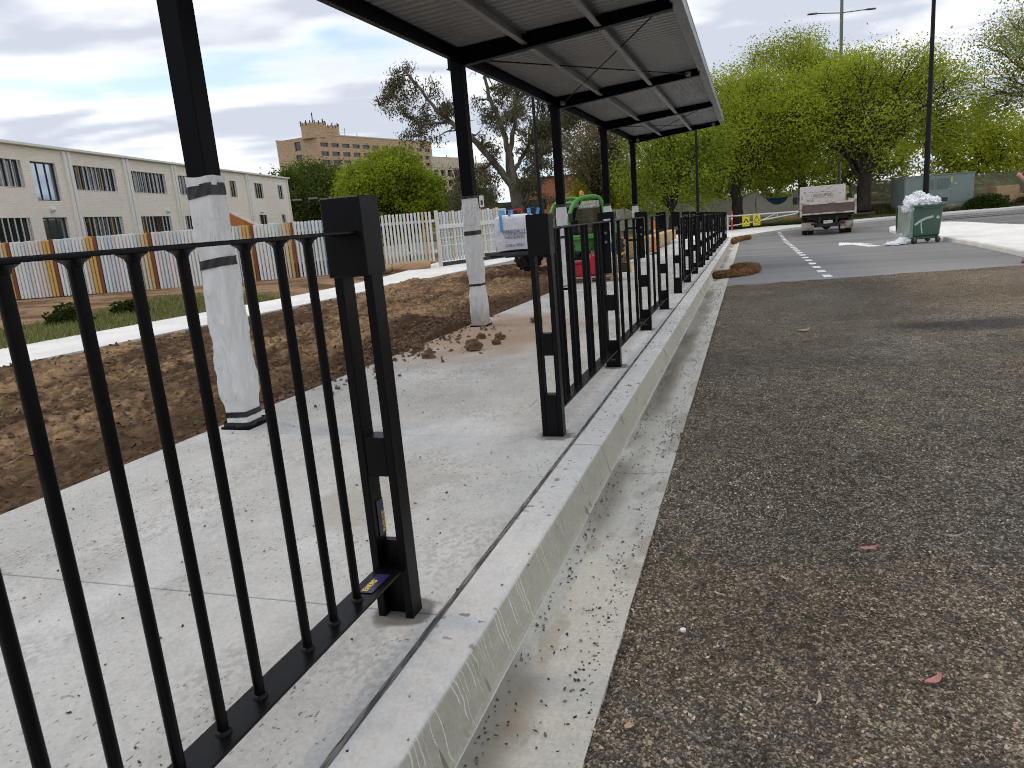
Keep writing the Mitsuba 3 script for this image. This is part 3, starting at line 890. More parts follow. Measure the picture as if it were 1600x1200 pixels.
Y0, Y1 = 3.4, 24.95
for x, mname in ((-3.50, 'canopy_black'), (-2.62, 'galv'), (-1.70, 'galv')):
    for a, b in zip([Y0] + YF, YF + [Y1]):
        if b - a < 0.3:
            continue
        a2, b2 = a + 0.012, b - 0.012
        zt, zb = RZ(x) - 0.052, RZ(x) - 0.052 - (0.16 if x < -3 else 0.13)
        c = [box(x - 0.003, x + 0.003, a2, b2, zb, zt), box(x + 0.003, x + 0.065, a2, b2, zb, zb + 0.005), box(x + 0.003, x + 0.065, a2, b2, zt - 0.005, zt), box(x + 0.060, x + 0.065, a2, b2, zb + 0.005, zb + 0.02)]
        add('purlin', c, mname, can)
# corrugated sheet, the ribs running across
k0 = np.arange(Y0, Y1, 0.16)
ys = np.concatenate([[y, y + 0.085, y + 0.100, y + 0.145] for y in k0])
wave = np.tile([0.0, 0.0, 0.030, 0.030], len(k0)) - 0.020
xs = np.array([-3.66, -2.62, -1.70, -0.83])
V = np.stack([np.repeat(xs[None], len(ys), 0), np.repeat(ys[:, None], len(xs), 1), RZ(xs)[None] - 0.030 + wave[:, None]], -1).reshape(-1, 3)
k = len(xs)
q = np.array([[i * k + j, i * k + j + 1, (i + 1) * k + j + 1, (i + 1) * k + j] for i in range(len(ys) - 1) for j in range(k - 1)])
add('roof_sheet', M(V, q), 'roof_sheet', can)
# gutter along the road side: box section with a lip
gz = RZ(-0.8)
gp = [(-0.825, gz - 0.045), (-0.825, gz - 0.115), (-0.70, gz - 0.10), (-0.70, gz + 0.045), (-0.708, gz + 0.045), (-0.708, gz - 0.092), (-0.817, gz - 0.106), (-0.817, gz - 0.045)]
for a, b in zip([Y0] + YF[1:], YF[1:] + [Y1]):
    if b - a > 0.3:
        add('gutter', prism(gp, b - a - 0.01, axis='y', at=a + 0.005), 'galv', can)
add('gutter_lip', bar((-0.705, Y0, gz + 0.045), (-0.705, Y1, gz + 0.045), 0.013, 8), 'galv', can, smooth=True)
add('eave_flashing', box(-3.69, -3.64, Y0, Y1, RZ(-3.6) - 0.075, RZ(-3.6) + 0.03), 'canopy_black', can)
for (a, b) in ((1, 2), (3, 4)):
    for s in (0, 1):
        p0 = np.array([-3.30, YF[a] + 0.12, UZ(-3.3) + 0.07 + 0.012 * s])
        p1 = np.array([-1.0, YF[b] - 0.12, UZ(-1.0) + 0.05 + 0.012 * s])
        if s:
            p0, p1 = np.array([-3.30, YF[b] - 0.12, UZ(-3.3) + 0.07]), np.array([-1.0, YF[a] + 0.12, UZ(-1.0) + 0.05])
        rod = add('brace_rod', bar(p0, p1, 0.009, 8), 'canopy_black', can, smooth=True)
        for p in (p0, p1):
            add('cleat', put(lbox(0.09, 0.012, 0.08, 0.003), p, rz=0.4), 'galv', rod)

# ---------------------------------------------------------------- the cream school building
B0 = np.array([-52.293, 79.586, 0.0])
BU = np.array([-0.2568537, 0.9664503, 0.0])          # along the facade, away from the camera
BN = np.array([0.9664503, 0.2568537, 0.0])           # out of the facade, to the right
GB = -0.55


def fac(m):
    """Local (s along, out, z) to world."""
    v = m.vertices
    w = B0 + v[:, :1] * BU + v[:, 1:2] * BN + np.stack([0 * v[:, 2], 0 * v[:, 2], v[:, 2]], 1)
    return trimesh.Trimesh(w, m.faces[:, ::-1], process=False)


school = thing('school_building', 'long cream brick two storey building with slatted windows behind the picket fence', 'building')
Z0 = 1.40
up = [(-63, -60.5), (-58.5, -53.8), (-52.2, -46.5), (-45.68, -43.32), (-41.76, -36.75), (-34.56, -29.58), (-27.36, -22.4), (-19.6, -18.56), (-17.03, -15.36), (-10.64, -8.18), (-3.49, -1.83)]
lo = [(-58.5, -53.8), (-50.9, -46.73), (-45.62, -43.26), (-41.66, -36.91), (-34.34, -29.76), (-27.27, -22.4), (-19.3, -18.48), (-16.9, -15.4), (-10.42, -8.2), (-3.47, -2.11)]
wins = []
for a, b in up:
    big = abs(a + 45.68) < 0.1
    wins.append((a, b, (3.08 if big else 3.79) + Z0, 5.37 + Z0, big))
for a, b in lo:
    big = abs(a + 45.62) < 0.1
    wins.append((a, b, 0.55 + Z0, 2.08 + Z0, big))
S0, S1, HT = -70.0, 0.0, 6.18 + Z0
wallp = sg.box(S0, GB, S1, HT)
for a, b, c, d, _ in wins:
    wallp = wallp.difference(sg.box(a, c, b, d))
wm = prism(wallp, 0.35, axis='y', at=-0.35)
wall = add('wall', [fac(wm), fac(box(S0, S1, -18.0, -17.7, GB, HT)), fac(box(S0, S0 + 0.3, -17.7, -0.35, GB, HT)), fac(box(S1 - 0.3, S1, -17.7, -0.35, GB, HT))], 'cream_brick', school)
add('floor_band', fac(box(S0, S1, -9, -0.36, 2.55 + Z0, 3.2 + Z0)), 'cream_smooth', school)
add('roof', [fac(box(S0 - 0.3, S1 + 0.35, -18.3, 0.12, HT + 0.02, HT + 0.20)), fac(box(S0 - 0.3, S1 + 0.35, 0.10, 0.30, HT + 0.03, HT + 0.17))], 'white_trim', school)
for s in (-55.3, -42.15, -35.25, -28.05, -12.45):
    add('downpipe', [fac(box(s - 0.42, s - 0.10, 0.002, 0.14, GB, HT)), fac(box(s + 0.05, s + 0.36, 0.002, 0.14, GB, HT))], 'white_trim', school)
add('corner_trim', fac(box(-0.30, 0.02, 0.002, 0.12, GB, HT)), 'white_trim', school)
mat('fin_white', (0.60, 0.62, 0.63), 0.5)
mat('fin_gold', (0.50, 0.32, 0.07), 0.5)
mat('fin_brown', (0.10, 0.04, 0.02), 0.5)
mat('sky_glass', (0.34, 0.40, 0.47), 0.04, metallic=0.9)
rw = np.random.default_rng(5)
for k, (a, b, c, d, big) in enumerate(wins):
    fr = [box(a, b, -0.28, -0.16, c, c + 0.07), box(a, b, -0.28, -0.16, d - 0.07, d), box(a, a + 0.07, -0.28, -0.16, c + 0.07, d - 0.07), box(b - 0.07, b, -0.28, -0.16, c + 0.07, d - 0.07)]
    nm = 3 if big else max(1, int((b - a) / 0.62))
    for i in range(1, nm):
        x = a + (b - a) * i / nm
        fr.append(box(x - 0.022, x + 0.022, -0.27, -0.17, c + 0.07, d - 0.07))
    w = add('window', fac(cat(fr)), 'dark_frame', school)
    add('pane', fac(box(a + 0.05, b - 0.05, -0.24, -0.225, c + 0.05, d - 0.05)), 'sky_glass' if big else 'dark_glass', w)
    if not big:
        nf = max(2, int((b - a) / 0.50))
        for i in range(nf):
            x = a + (b - a) * (i + 0.5) / nf + rw.uniform(-0.04, 0.04)
            add('fin', fac(box(x - 0.024, x + 0.024, -0.075, -0.02, c + 0.004, d - 0.004)), ['fin_white', 'fin_white', 'fin_white', 'fin_white', 'fin_gold', 'fin_white', 'fin_brown', 'fin_white'][rw.integers(0, 8)], w)
        add('sill', fac(box(a + 0.003, b - 0.003, -0.15, 0.03, c + 0.004, c + 0.035)), 'white_trim', w)
for s, z in ((-44.6, 2.55), (-30.2, 2.45), (-9.6, 2.4)):
    add('wall_lamp', fac(put(trimesh.creation.icosphere(subdivisions=2, radius=0.16), (s, 0.12, z + Z0))), 'white_trim', school, smooth=True)

# ---------------------------------------------------------------- the tan hospital tower far behind
H0 = np.array([-166.68, 280.25, 0.0])
HU = np.array([0.20779889, 0.97817157, 0.0])
HV = np.array([-0.97817157, 0.20779889, 0.0])        # along the left face


def hos(m, face='front'):
    v = m.vertices
    if face == 'front':      # (along HU, depth into the building along HV, z)
        w = H0 + v[:, :1] * HU + v[:, 1:2] * HV
    else:                    # (along HV, depth along HU, z)
        w = H0 + v[:, :1] * HV + v[:, 1:2] * HU
    w[:, 2] = v[:, 2]
    f = m.faces if face == 'front' else m.faces[:, ::-1]
    return trimesh.Trimesh(w, f, process=False)


hosp = thing('hospital_building', 'tall tan brick tower block with rows of dark windows behind the round tree', 'building')
HR = 37.7 + Z0
fp = sg.box(0, -12, 80, HR)
hw = []
for r, (z1, z0) in enumerate([(34.75, 33.1), (31.3, 29.5), (27.95, 26.1), (24.5, 22.8), (20.9, 19.2), (17.3, 15.6), (13.7, 12.0)]):
    for i in range(12):
        a = 0.85 + i * 6.62
        hw.append((a, a + 4.7, z0 + Z0, z1 + Z0))
for a, b, c, d in hw:
    fp = fp.difference(sg.box(a, c, b, d))
lp = sg.box(0, -12, 23.6, HR)
for z1, z0 in ((36.2, 32.6), (31.0, 28.4), (26.2, 21.5), (20, 17)):
    lp = lp.difference(sg.box(10.0, z0 + Z0, 13.4, z1 + Z0))
add('wall', [hos(prism(fp, 0.9, axis='y', at=0.0)), hos(prism(affinity.translate(lp, 0, 0), 0.9, axis='y', at=0.0), 'left').apply_translation((0, 0, 0)),
             hos(box(0.9, 80, 22.7, 23.6, -12, HR)), hos(box(79.1, 80, 0.9, 22.7, -12, HR)), hos(box(0.5, 79.5, 0.5, 23.1, HR - 1.2, HR - 0.9))], 'tan_brick', hosp)
add('parapet', [hos(box(-0.2, 80.2, -0.2, 0.5, HR, HR + 0.5)), hos(box(-0.2, 80.2, 23.1, 23.8, HR, HR + 0.5))], 'pale_stone', hosp)
mat('far_glass', (0.035, 0.04, 0.045), 0.15, spec=0.6)
for a, b, c, d in hw:
    w = add('window', hos(box(a, b, 0.55, 0.70, c, d)), 'far_glass', hosp)
for z1, z0 in ((36.2, 32.6), (31.0, 28.4), (26.2, 21.5), (20, 17)):
    add('window', hos(box(10.0, 13.4, 0.5, 0.7, z0 + Z0, z1 + Z0), 'left'), 'far_glass', hosp)
for a, b in ((-2.0, 6.3),):
    pass


def oct_(cx, cy, r):
    return sg.Point(cx, cy).buffer(r, quad_segs=3)


tw = []
for cx, cy, r, h in ((3.0, 4.5, 5.2, 42.6), (14.5, 6.5, 4.3, 42.3)):
    tw.append(hos(prism(oct_(cx, cy, r), h + Z0 - HR + 1.0, at=HR - 1.0)))
add('lift_tower', tw + [hos(box(6, 13, 3.0, 9.0, HR - 1.0, 41.0 + Z0))], 'tan_brick', hosp)
ant = []
for i in range(34):
    a = i * 2.4
    cx, cy, r, h = ((3.0, 4.5, 5.0, 42.6), (14.5, 6.5, 4.1, 42.3))[i % 2]
    x, y = cx + r * math.cos(a), cy + r * math.sin(a)
    ant.append(hos(put(lbox(0.35, 0.35, 1.3 + (i * 7 % 5) * 0.25), (x * 1.0, y, h + Z0 - 0.3 + (i % 3) * 0.3))))
ant.append(hos(put(lbox(0.3, 0.3, 4.5), (3.0, 4.5, 44.8 + Z0))))
for a, h in ((26, 5), (34, 3), (48, 2.0), (63, 2)):
    ant.append(hos(put(lbox(0.16, 0.16, h), (a, 8, HR + h / 2))))
add('antennas', ant, 'charcoal_wall', hosp, kind='stuff')
wing = thing('hospital_wing', 'lower grey concrete wing with deep balconies right of the tan tower block', 'building')
LZ = 30.2 + Z0
wp = sg.box(77, -12, 134, 25.5 + Z0)
for f in range(6):
    for i in range(9):
        wp = wp.difference(sg.box(78.6 + i * 6.1, 21.6 + Z0 - f * 5.0, 82.7 + i * 6.1, 24.6 + Z0 - f * 5.0))
add('wall', [hos(prism(wp, 1.2, axis='y', at=-1.0)), hos(box(77, 134, -1.2, 0.2, 25.6 + Z0, 28.6 + Z0)), hos(box(77, 118, -0.8, 12, 28.6 + Z0, LZ + 0.8)), hos(box(77, 134, 0.2, 14, -12, 28.0 + Z0).apply_translation((0, 1.6, 0))), hos(box(133, 134, 0.2, 16, -12, 28.4 + Z0))], 'pale_stone', wing)
for f in range(6):
    for i in range(9):
        add('window', hos(box(78.6 + i * 6.1, 82.7 + i * 6.1, 1.0, 1.2, 21.6 + Z0 - f * 5.0, 24.6 + Z0 - f * 5.0)), 'far_glass', wing)
for x in (100, 121, 129):
    add('rooftop_mast', hos(put(lbox(0.3, 0.3, 5), (x, 5, 30.5 + Z0))), 'charcoal_wall', wing)
lowb = thing('low_white_building', 'low white building roof between the green tree crowns below the tan tower', 'building')
add('wall', [put(lbox(16, 14, 22), (-130, 218, 6.5), rz=0.2), put(lbox(10, 10, 22), (-110, 226, 4.0), rz=0.2)], 'white_trim', lowb)
add('roof', [put(lbox(16.6, 14.6, 0.5), (-130, 218, 17.9), rz=0.2), put(lbox(10.4, 10.4, 0.5), (-110, 226, 15.3), rz=0.2)], 'pale_stone', lowb)

# terracotta building behind the gum tree
red = thing('terracotta_building', 'low building with terracotta brick upper wall behind the dark trees', 'building')
rf = frame((-29.0, 118.0, 0.0), 0.30)
rp = sg.box(-6, -2.0, 26, 6.45)
for i in range(7):
    rp = rp.difference(sg.box(-4.5 + i * 4.3, 1.7, -1.6 + i * 4.3, 3.3))
add('wall', [rf(prism(rp, 0.4, axis='y', at=0)), rf(box(-6, 26, 0.4, 12, 6.0, 6.3)), rf(box(25.6, 26, 0.4, 12, -2, 6.0))], 'terracotta', red)
add('roof', rf(box(-6.5, 26.5, -0.4, 12.4, 6.47, 6.7)), 'charcoal_wall', red)
for i in range(7):
    add('window', rf(box(-4.5 + i * 4.3, -1.6 + i * 4.3, 0.2, 0.3, 1.7, 3.3)), 'dark_glass', red)
dk = thing('charcoal_building', 'charcoal walled low building with a white upper window box behind the bulk bag', 'building')
cf = frame((-27.3, 84.0, 0.0), 0.3)
add('wall', cf(box(-2.6, 5.0, 0, 8, -1.5, 2.75)), 'charcoal_wall', dk)
add('upper_box', [cf(box(-2.4, -0.4, 0.1, 8, 2.76, 4.9))], 'white_trim', dk)
add('window', cf(box(-2.1, -0.7, 0.02, 0.09, 3.0, 4.5)), 'dark_glass', dk)

# ---------------------------------------------------------------- the painted picket fence and its gate
PD = np.array([0.9521, 0.3058, 0.0])
PD /= np.linalg.norm(PD)
PN = np.array([PD[1], -PD[0], 0.0])
PA = np.array([-25.4, 19.1, 0.0])
LEN = 15.95
fz0, fz1 = -0.02, -0.18        # foot of the pickets, left and right end
pk = thing('picket_fence', 'long picket fence of tall pastel, gold and brown painted battens before the cream building', 'fence')
PC = {'picket_white': (0.70, 0.70, 0.67), 'picket_blue': (0.54, 0.63, 0.67), 'picket_pink': (0.66, 0.58, 0.55), 'picket_grey': (0.55, 0.58, 0.57), 'picket_cream': (0.58, 0.50, 0.36), 'picket_gold': (0.58, 0.36, 0.10), 'picket_brown': (0.20, 0.055, 0.025)}
for k, c in PC.items():
    mat(k, c, 0.6)


def fen(m, o=PA, d=PD, nn=PN):
    v = m.vertices
    w = o + v[:, :1] * d + v[:, 1:2] * nn
    w[:, 2] = v[:, 2]
    return trimesh.Trimesh(w, m.faces[:, ::-1], process=False)


rp_ = np.random.default_rng(12)
stripes = [1.32, 2.85, 4.40, 6.2, 8.4, 9.75, 11.1]
step = 0.1245
n = int(LEN / step)
seq = ['picket_white', 'picket_white', 'picket_blue', 'picket_white', 'picket_grey', 'picket_blue', 'picket_pink', 'picket_white', 'picket_pink', 'picket_white', 'picket_blue', 'picket_blue']
for i in range(n):
    s = i * step
    c = seq[(i + rp_.integers(0, 3)) % len(seq)]
    for b in stripes:
        d = round((s - b) / step)
        if d == 0:
            c = 'picket_brown'
        elif d == -1:
            c = 'picket_gold'
        elif d == -2:
            c = 'picket_gold' if rp_.random() < 0.4 else 'picket_cream'
        elif d == -3:
            c = 'picket_cream'
    if s > 12.0:
        c = ['picket_white', 'picket_white', 'picket_pink', 'picket_blue', 'picket_white', 'picket_cream', 'picket_white'][rp_.integers(0, 7)]
    zb = fz0 + (fz1 - fz0) * s / LEN
    zt = zb + (1.86 + 0.02 * rp_.random())
    zb2 = zb - 0.06 if s < 13.4 else zb + 0.22
    add('picket', fen(box(s - (0.043 if s < 11 else 0.034), s + (0.043 if s < 11 else 0.034), -0.05, 0.05, zb2, zt, b=0.008)), c, pk)
    if s < LEN - 2.2:
        add('back_picket', fen(box(s + 0.028, s + 0.096, -0.20, -0.14, zb + 0.52, zt - 0.03)), seq[(i * 5 + 3) % len(seq)], pk)
for z in (0.50, 1.52):
    r = box(0, LEN, -0.13, -0.055, z, z + 0.09)
    r.vertices[:, 2] += fz0 + (fz1 - fz0) * r.vertices[:, 0] / LEN
    add('rail', fen(r), 'picket_white', pk)
for s in np.arange(0.6, LEN, 2.4):
    zb = fz0 + (fz1 - fz0) * s / LEN
    add('post', fen(box(s - 0.05, s + 0.05, -0.34, -0.24, zb - 0.35, zb + 1.6)), 'dark_frame', pk)
b = box(0, LEN, -0.42, -0.36, -0.75, 0.42)
add('retaining_board', fen(box(0, 13.4, -0.42, -0.36, -0.9, 0.45)), 'board_grey', pk)
mat('board_grey', (0.16, 0.165, 0.16), 0.8)
e = PA + PD * LEN
gate = thing('picket_gate', 'white and grey picket gate with a white top rail behind the second wrapped column', 'gate')
GD = np.array([0.42, 0.907, 0.0])
GN = np.array([GD[1], -GD[0], 0.0])
ge = lambda m: fen(m, e + np.array([0.05, 0.1, 0]), GD, GN)
gzb = -0.30
add('post', [ge(box(-0.05, 0.05, -0.05, 0.05, gzb - 0.25, 1.72, b=0.006))], 'picket_pink', gate)
for i in range(22):
    s = 0.16 + i * 0.15
    add('picket', ge(box(s - 0.036, s + 0.036, -0.16, -0.09, gzb + 0.28, 1.64 + 0.02 * (i % 3), b=0.005)), ['picket_white', 'picket_grey', 'picket_white', 'picket_blue', 'picket_cream'][i % 5], gate)
add('top_rail', ge(box(0.06, 3.4, -0.03, 0.03, 1.10, 1.24, b=0.006)), 'picket_white', gate)
for z in (0.78, 0.52):
    add('wire_rail', ge(bar((0.06, 0, z), (3.4, 0, z), 0.014, 6)), 'picket_white', gate)
add('base_beam', ge(box(0.06, 3.4, -0.05, 0.05, gzb, gzb + 0.26)), 'dark_frame', gate)
add('end_post', ge(box(3.42, 3.52, -0.05, 0.05, gzb - 0.2, 1.4)), 'dark_frame', gate)
for k, (s0, s1, lab) in enumerate(((13.1, 14.4, 'pale sandstone block lying below the right end of the picket fence'), (14.42, 15.7, 'tan sandstone block beside the picket gate post'))):
    m = rock(1.0, 40 + k, 2, 0.10, 1.0)
    m = trimesh.Trimesh(np.clip(m.vertices * 1.3, -1, 1) * np.array([(s1 - s0) / 2, 0.22, 0.15]), m.faces, process=False)
    add('sandstone_block', fen(put(m, ((s0 + s1) / 2, 0.32, -0.07 + 0.02 * k))), 'sandstone', label=lab, cat_='stone block', smooth=40)
mat('sandstone', lambda p, n, uv: mix(mi.Color3f(0.50, 0.36, 0.21), mi.Color3f(0.42, 0.25, 0.12), fbm(p.x * 2, p.y * 2, p.z * 6, 4)) * (0.8 + 0.4 * fbm(p.x * 9, p.y * 9, p.z * 9, 3)), 0.9, bump=lambda p, n, uv: fbm(p.x * 12, p.y * 12, p.z * 12, 3), bscale=0.03)

# ---------------------------------------------------------------- trees and plants


def quads(P, size, normal_jit, colors, r, aspect=0.6, droop=0.0):
    """Leaf clumps: one folded leaf blade (two triangles) per point."""
    n = len(P)
    d = r.normal(size=(n, 3))
    d[:, 2] = d[:, 2] * 0.6 - droop
    d /= np.linalg.norm(d, axis=1, keepdims=True)
    s = r.normal(size=(n, 3))
    s -= d * (s * d).sum(1, keepdims=True)
    s /= np.linalg.norm(s, axis=1, keepdims=True)
    nrm = np.cross(d, s)
    L = size[:, None]
    V = np.stack([P - d * L * 0.5, P + s * L * aspect * 0.5 + nrm * L * 0.08, P + d * L * 0.5, P - s * L * aspect * 0.5 + nrm * L * 0.08], 1)
    F = np.array([[0, 1, 2], [0, 2, 3]])
    return trimesh.Trimesh(V.reshape(-1, 3), (F[None] + 4 * np.arange(n)[:, None, None]).reshape(-1, 3), process=False), np.repeat(colors, 4, 0)


def bend(p0, p1, r, k=6, sag=0.0, jit=0.06, out=None):
    """A curved limb: leaves p0 along 'out', arrives at p1."""
    p0, p1 = np.array(p0, float), np.array(p1, float)
    L = np.linalg.norm(p1 - p0)
    out = np.array(out if out is not None else p1 - p0, float)
    out = out / np.linalg.norm(out)
    c = p0 + out * L * 0.5
    t = np.linspace(0, 1, k)[:, None]
    q = (1 - t) ** 2 * p0 + 2 * t * (1 - t) * c + t * t * p1
    q[1:-1] += r.normal(size=(k - 2, 3)) * L * jit * 0.5
    q[:, 2] -= sag * L * (t[:, 0] ** 2)
    return q


def leaf_tint(P, base, r, var=0.60, hue=0.45, scale=0.6):
    n = len(P)
    k = meshkit.noise(P * scale + 3.3, 5)
    f = (1 - var / 2 + var * k) * (0.8 + 0.4 * r.random(n))
    c = np.array(base)[None] * f[:, None]
    w = (r.random(n) * hue)[:, None]
    return np.clip(c * (1 + w * np.array([0.5, 0.12, -0.4])), 0.003, 0.9)


def broad_tree(key, label, base, fork, crown, rad, seed, leaf_n, base_col, trunk_r, limbs=9, leaf=0.2, group=None, low=-0.55, open_=0.35, bark='bark_dark', hollow=0.25, bare=0.0, lump=2.6):
    """Spreading tree: limbs fan from the fork into an uneven ellipsoid crown; leaves sit round the twigs."""
    r = np.random.default_rng(seed)
    base, fork, crown, rad = (np.array(v, float) for v in (base, fork, crown, rad))
    t = thing(key, label, 'tree', group)
    tr = tube(bend(base, fork, r, 6, jit=0.04, out=(0, 0, 1)), np.array([1.45, 1.1, 1.0, 0.95, 0.93, 0.9]) * trunk_r, 12)
    wood, twigs, tips = [], [], []
    # limb ends spread over the crown
    ends = []
    for i in range(limbs):
        a = 2 * PI * (i + r.uniform(-0.3, 0.3)) / limbs
        el = r.uniform(0.15, 1.0) if i % 2 else r.uniform(-0.15, 0.45)
        ends.append(crown + rad * 0.70 * np.array([math.cos(a) * math.cos(el), math.sin(a) * math.cos(el), math.sin(el)]))
    ends.append(crown + rad * np.array([0.1, 0, 0.7]))
    for e_ in ends:
        L = np.linalg.norm(e_ - fork)
        o = (e_ - fork) / L
        o = o * 0.8 + np.array([0, 0, 0.6])
        q = bend(fork - np.array([0, 0, 0.2]), e_, r, 8, jit=0.05, out=o)
        rr = trunk_r * np.linspace(0.48, 0.09, 8) * r.uniform(0.75, 1.1)
        wood.append(tube(q, rr, 7))
        for j in range(2, 8):
            for _ in range(3):
                d = r.normal(size=3)
                d[2] = abs(d[2]) * 0.6 + 0.15
                e2 = q[j] + (d / np.linalg.norm(d) * 0.7 + o * 0.4) * rad.mean() * r.uniform(0.25, 0.5)
                k2 = (e2 - crown) / rad
                l2 = np.linalg.norm(k2)
                if l2 > 0.98:
                    e2 = crown + k2 / l2 * rad * 0.98
                q2 = bend(q[j], e2, r, 5, jit=0.07, out=o * 0.5 + d / np.linalg.norm(d))
                wood.append(tube(q2, np.linspace(rr[j] * 0.55 + 0.012, 0.012, 5), 5, caps=False))
                tips += [q2[2], q2[3], q2[4]]
    # twig tips also fill the outer shell so that the outline is leafy
    m = leaf_n // 26
    d = r.normal(size=(m * 3, 3))
    d /= np.linalg.norm(d, axis=1, keepdims=True)
    bump = 1 + 0.40 * (meshkit.fbm(d * lump + seed, 4, seed) - 0.5) * 2
    rad_f = (hollow + (1 - hollow) * r.random(m * 3) ** 0.55) * bump
    Q = crown + d * rad * rad_f[:, None]
    gap = meshkit.fbm(Q * (2.6 / rad.mean()) + seed, 3, seed + 3)
    Q = Q[(gap > np.quantile(gap, open_)) & (d[:, 2] > low + 0.25 * (gap - 0.5))][:m]
    tips = np.vstack([np.array(tips), Q])
    tips = tips[((tips - crown) / rad)[:, 2] > low - 0.1]
    if bare:
        tips = tips[(((tips - crown) / rad)[:, 2] > 0.28) | (r.random(len(tips)) > bare)]
    # short twigs join the shell tips to their inner side
    tw = []
    for p in Q[::3]:
        back = p + (crown - p) * r.uniform(0.12, 0.3) + np.array([0, 0, -0.15])
        tw.append(tube([back, (back + p) / 2 + r.normal(size=3) * 0.05, p], [0.022, 0.015, 0.008], 4, caps=False))
    per = max(3, leaf_n // len(tips))
    P = np.repeat(tips, per, 0)
    sc = rad.mean() * 0.085 + 0.06
    P = P + r.normal(size=P.shape) * sc * np.array([1, 1, 0.7])
    sp = int(len(tips) * 0.25)
    sel = tips[r.integers(0, len(tips), sp)]
    P = np.vstack([P, np.repeat(sel, 4, 0) + r.normal(size=(sp * 4, 3)) * sc * 1.4])
    size = leaf * r.uniform(0.45, 1.0, len(P)) * (1 + 0.8 * r.random(len(P)) ** 4)
    m, c = quads(P, size, 1, leaf_tint(P, base_col, r), r)
    scene_key = add('trunk', [tr] + wood, bark, t, smooth=True)
    add('twigs', tw, bark, t, smooth=True, kind='stuff') if tw else None
    add('crown', m, 'leaf', t, color=c)
    return t


ELM = (0.33, 0.41, 0.050)
ELM2 = (0.26, 0.36, 0.055)
G = 'spring green trees along the far fence'
zb = -0.2
broad_tree('elm_tree', 'spreading green tree with a dark trunk behind the white boom gate', (-0.7, 53.5, -0.55), (-0.8, 54.0, 2.1), (0.2, 55.3, 5.2), (5.6, 4.6, 4.2), 11, 54000, ELM, 0.36, 11, 0.155, G, low=-0.9, open_=0.55, hollow=0.45, bare=0.3)
broad_tree('elm_tree', 'broad green tree with thick dark forked trunk right of the tipper truck', (7.1, 54.2, -0.3), (7.2, 54.6, 2.0), (7.6, 56.5, 5.7), (7.1, 6.0, 4.0), 12, 68000, ELM, 0.42, 18, 0.155, G, low=-0.75, open_=0.55, hollow=0.45, bare=0.55)
broad_tree('elm_tree', 'tall green tree with the highest crown, behind the tipper truck', (3.9, 63.0, -0.3), (3.9, 63.2, 2.6), (3.3, 63.0, 7.9), (5.7, 5.0, 4.9), 13, 54000, (0.31, 0.38, 0.05), 0.32, 12, 0.165, G, low=-0.7, open_=0.55, hollow=0.45, bare=0.3)
broad_tree('elm_tree', 'sparse green tree cut off by the right edge of the photo', (20.5, 56.5, -0.2), (20.5, 56.8, 2.6), (18.6, 58.0, 7.4), (5.6, 5.0, 5.0), 14, 42000, (0.27, 0.33, 0.09), 0.35, 13, 0.155, G, low=-0.62, open_=0.55, hollow=0.4, bare=0.3)
broad_tree('elm_tree', 'smaller green tree under the far end of the canopy', (-4.6, 48.5, -0.55), (-4.6, 48.6, 0.9), (-4.6, 49.3, 3.7), (3.7, 3.2, 3.8), 15, 30000, ELM2, 0.17, 9, 0.17, G, low=-0.95)
broad_tree('elm_tree', 'green tree between the last canopy column and the boom gate', (-2.2, 60, -0.5), (-2.2, 60, 1.5), (-2.0, 60.5, 5.0), (4.6, 4.0, 4.6), 16, 30000, (0.34, 0.38, 0.06), 0.22, 8, 0.19, G, low=-0.95)
# a belt of lower trees behind
for k, (x, y, z, rx_, rz_, col, lab) in enumerate((
        (18.8, 78, 4.2, 5.6, 3.2, (0.36, 0.43, 0.05), 'bright yellow green bush behind the grey cabinet'),
        (10.5, 82, 4.0, 6.0, 3.4, (0.29, 0.36, 0.05), 'green bush behind the forked tree trunk'),
        (2.5, 84, 3.8, 6.0, 3.4, (0.27, 0.35, 0.05), 'green bush seen over the truck headboard'),
        (-6.0, 86, 3.9, 6.0, 3.5, (0.27, 0.35, 0.055), 'green bush seen left of the boom gate'),
        (27.0, 82, 3.7, 5.6, 3.0, (0.32, 0.36, 0.06), 'green bush above the sandstone blocks at the right edge'),
        (-12.5, 70, 2.9, 3.6, 2.2, (0.38, 0.42, 0.05), 'light green bush before the terracotta building'))):
    broad_tree('background_bush', lab, (x, y, -0.4), (x, y, 0.8), (x, y, z - 0.6), (rx_, 3.6, rz_ + 0.8), 40 + k, 12000, col, 0.2, 5, 0.34, 'bushes behind the mesh fence', low=-1.1, open_=0.2)
broad_tree('round_tree', 'dense round yellow green tree behind the picket fence', (-28.8, 58.0, -1.0), (-28.8, 58.0, 1.0), (-28.5, 58.4, 3.8), (4.0, 3.8, 3.35), 21, 60000, (0.26, 0.345, 0.04), 0.3, 8, 0.26, None, low=-1.1, open_=0.38, hollow=0.62, lump=4.5)
broad_tree('dark_tree', 'dark green tree beyond the right end of the cream building', (-57.5, 92, -1), (-57.5, 92, 1.5), (-57.0, 93.0, 5.3), (7.2, 5.5, 5.0), 22, 36000, (0.10, 0.15, 0.035), 0.35, 7, 0.38, None, low=-1.1, open_=0.1, hollow=0.5)
broad_tree('dark_tree', 'dark green tree left of the round yellow green tree', (-47, 90, -1), (-47, 90, 1.0), (-47.5, 91.0, 3.6), (5.2, 4.5, 4.2), 23, 24000, (0.11, 0.155, 0.035), 0.3, 6, 0.36, None, low=-1.1, open_=0.1, hollow=0.5)
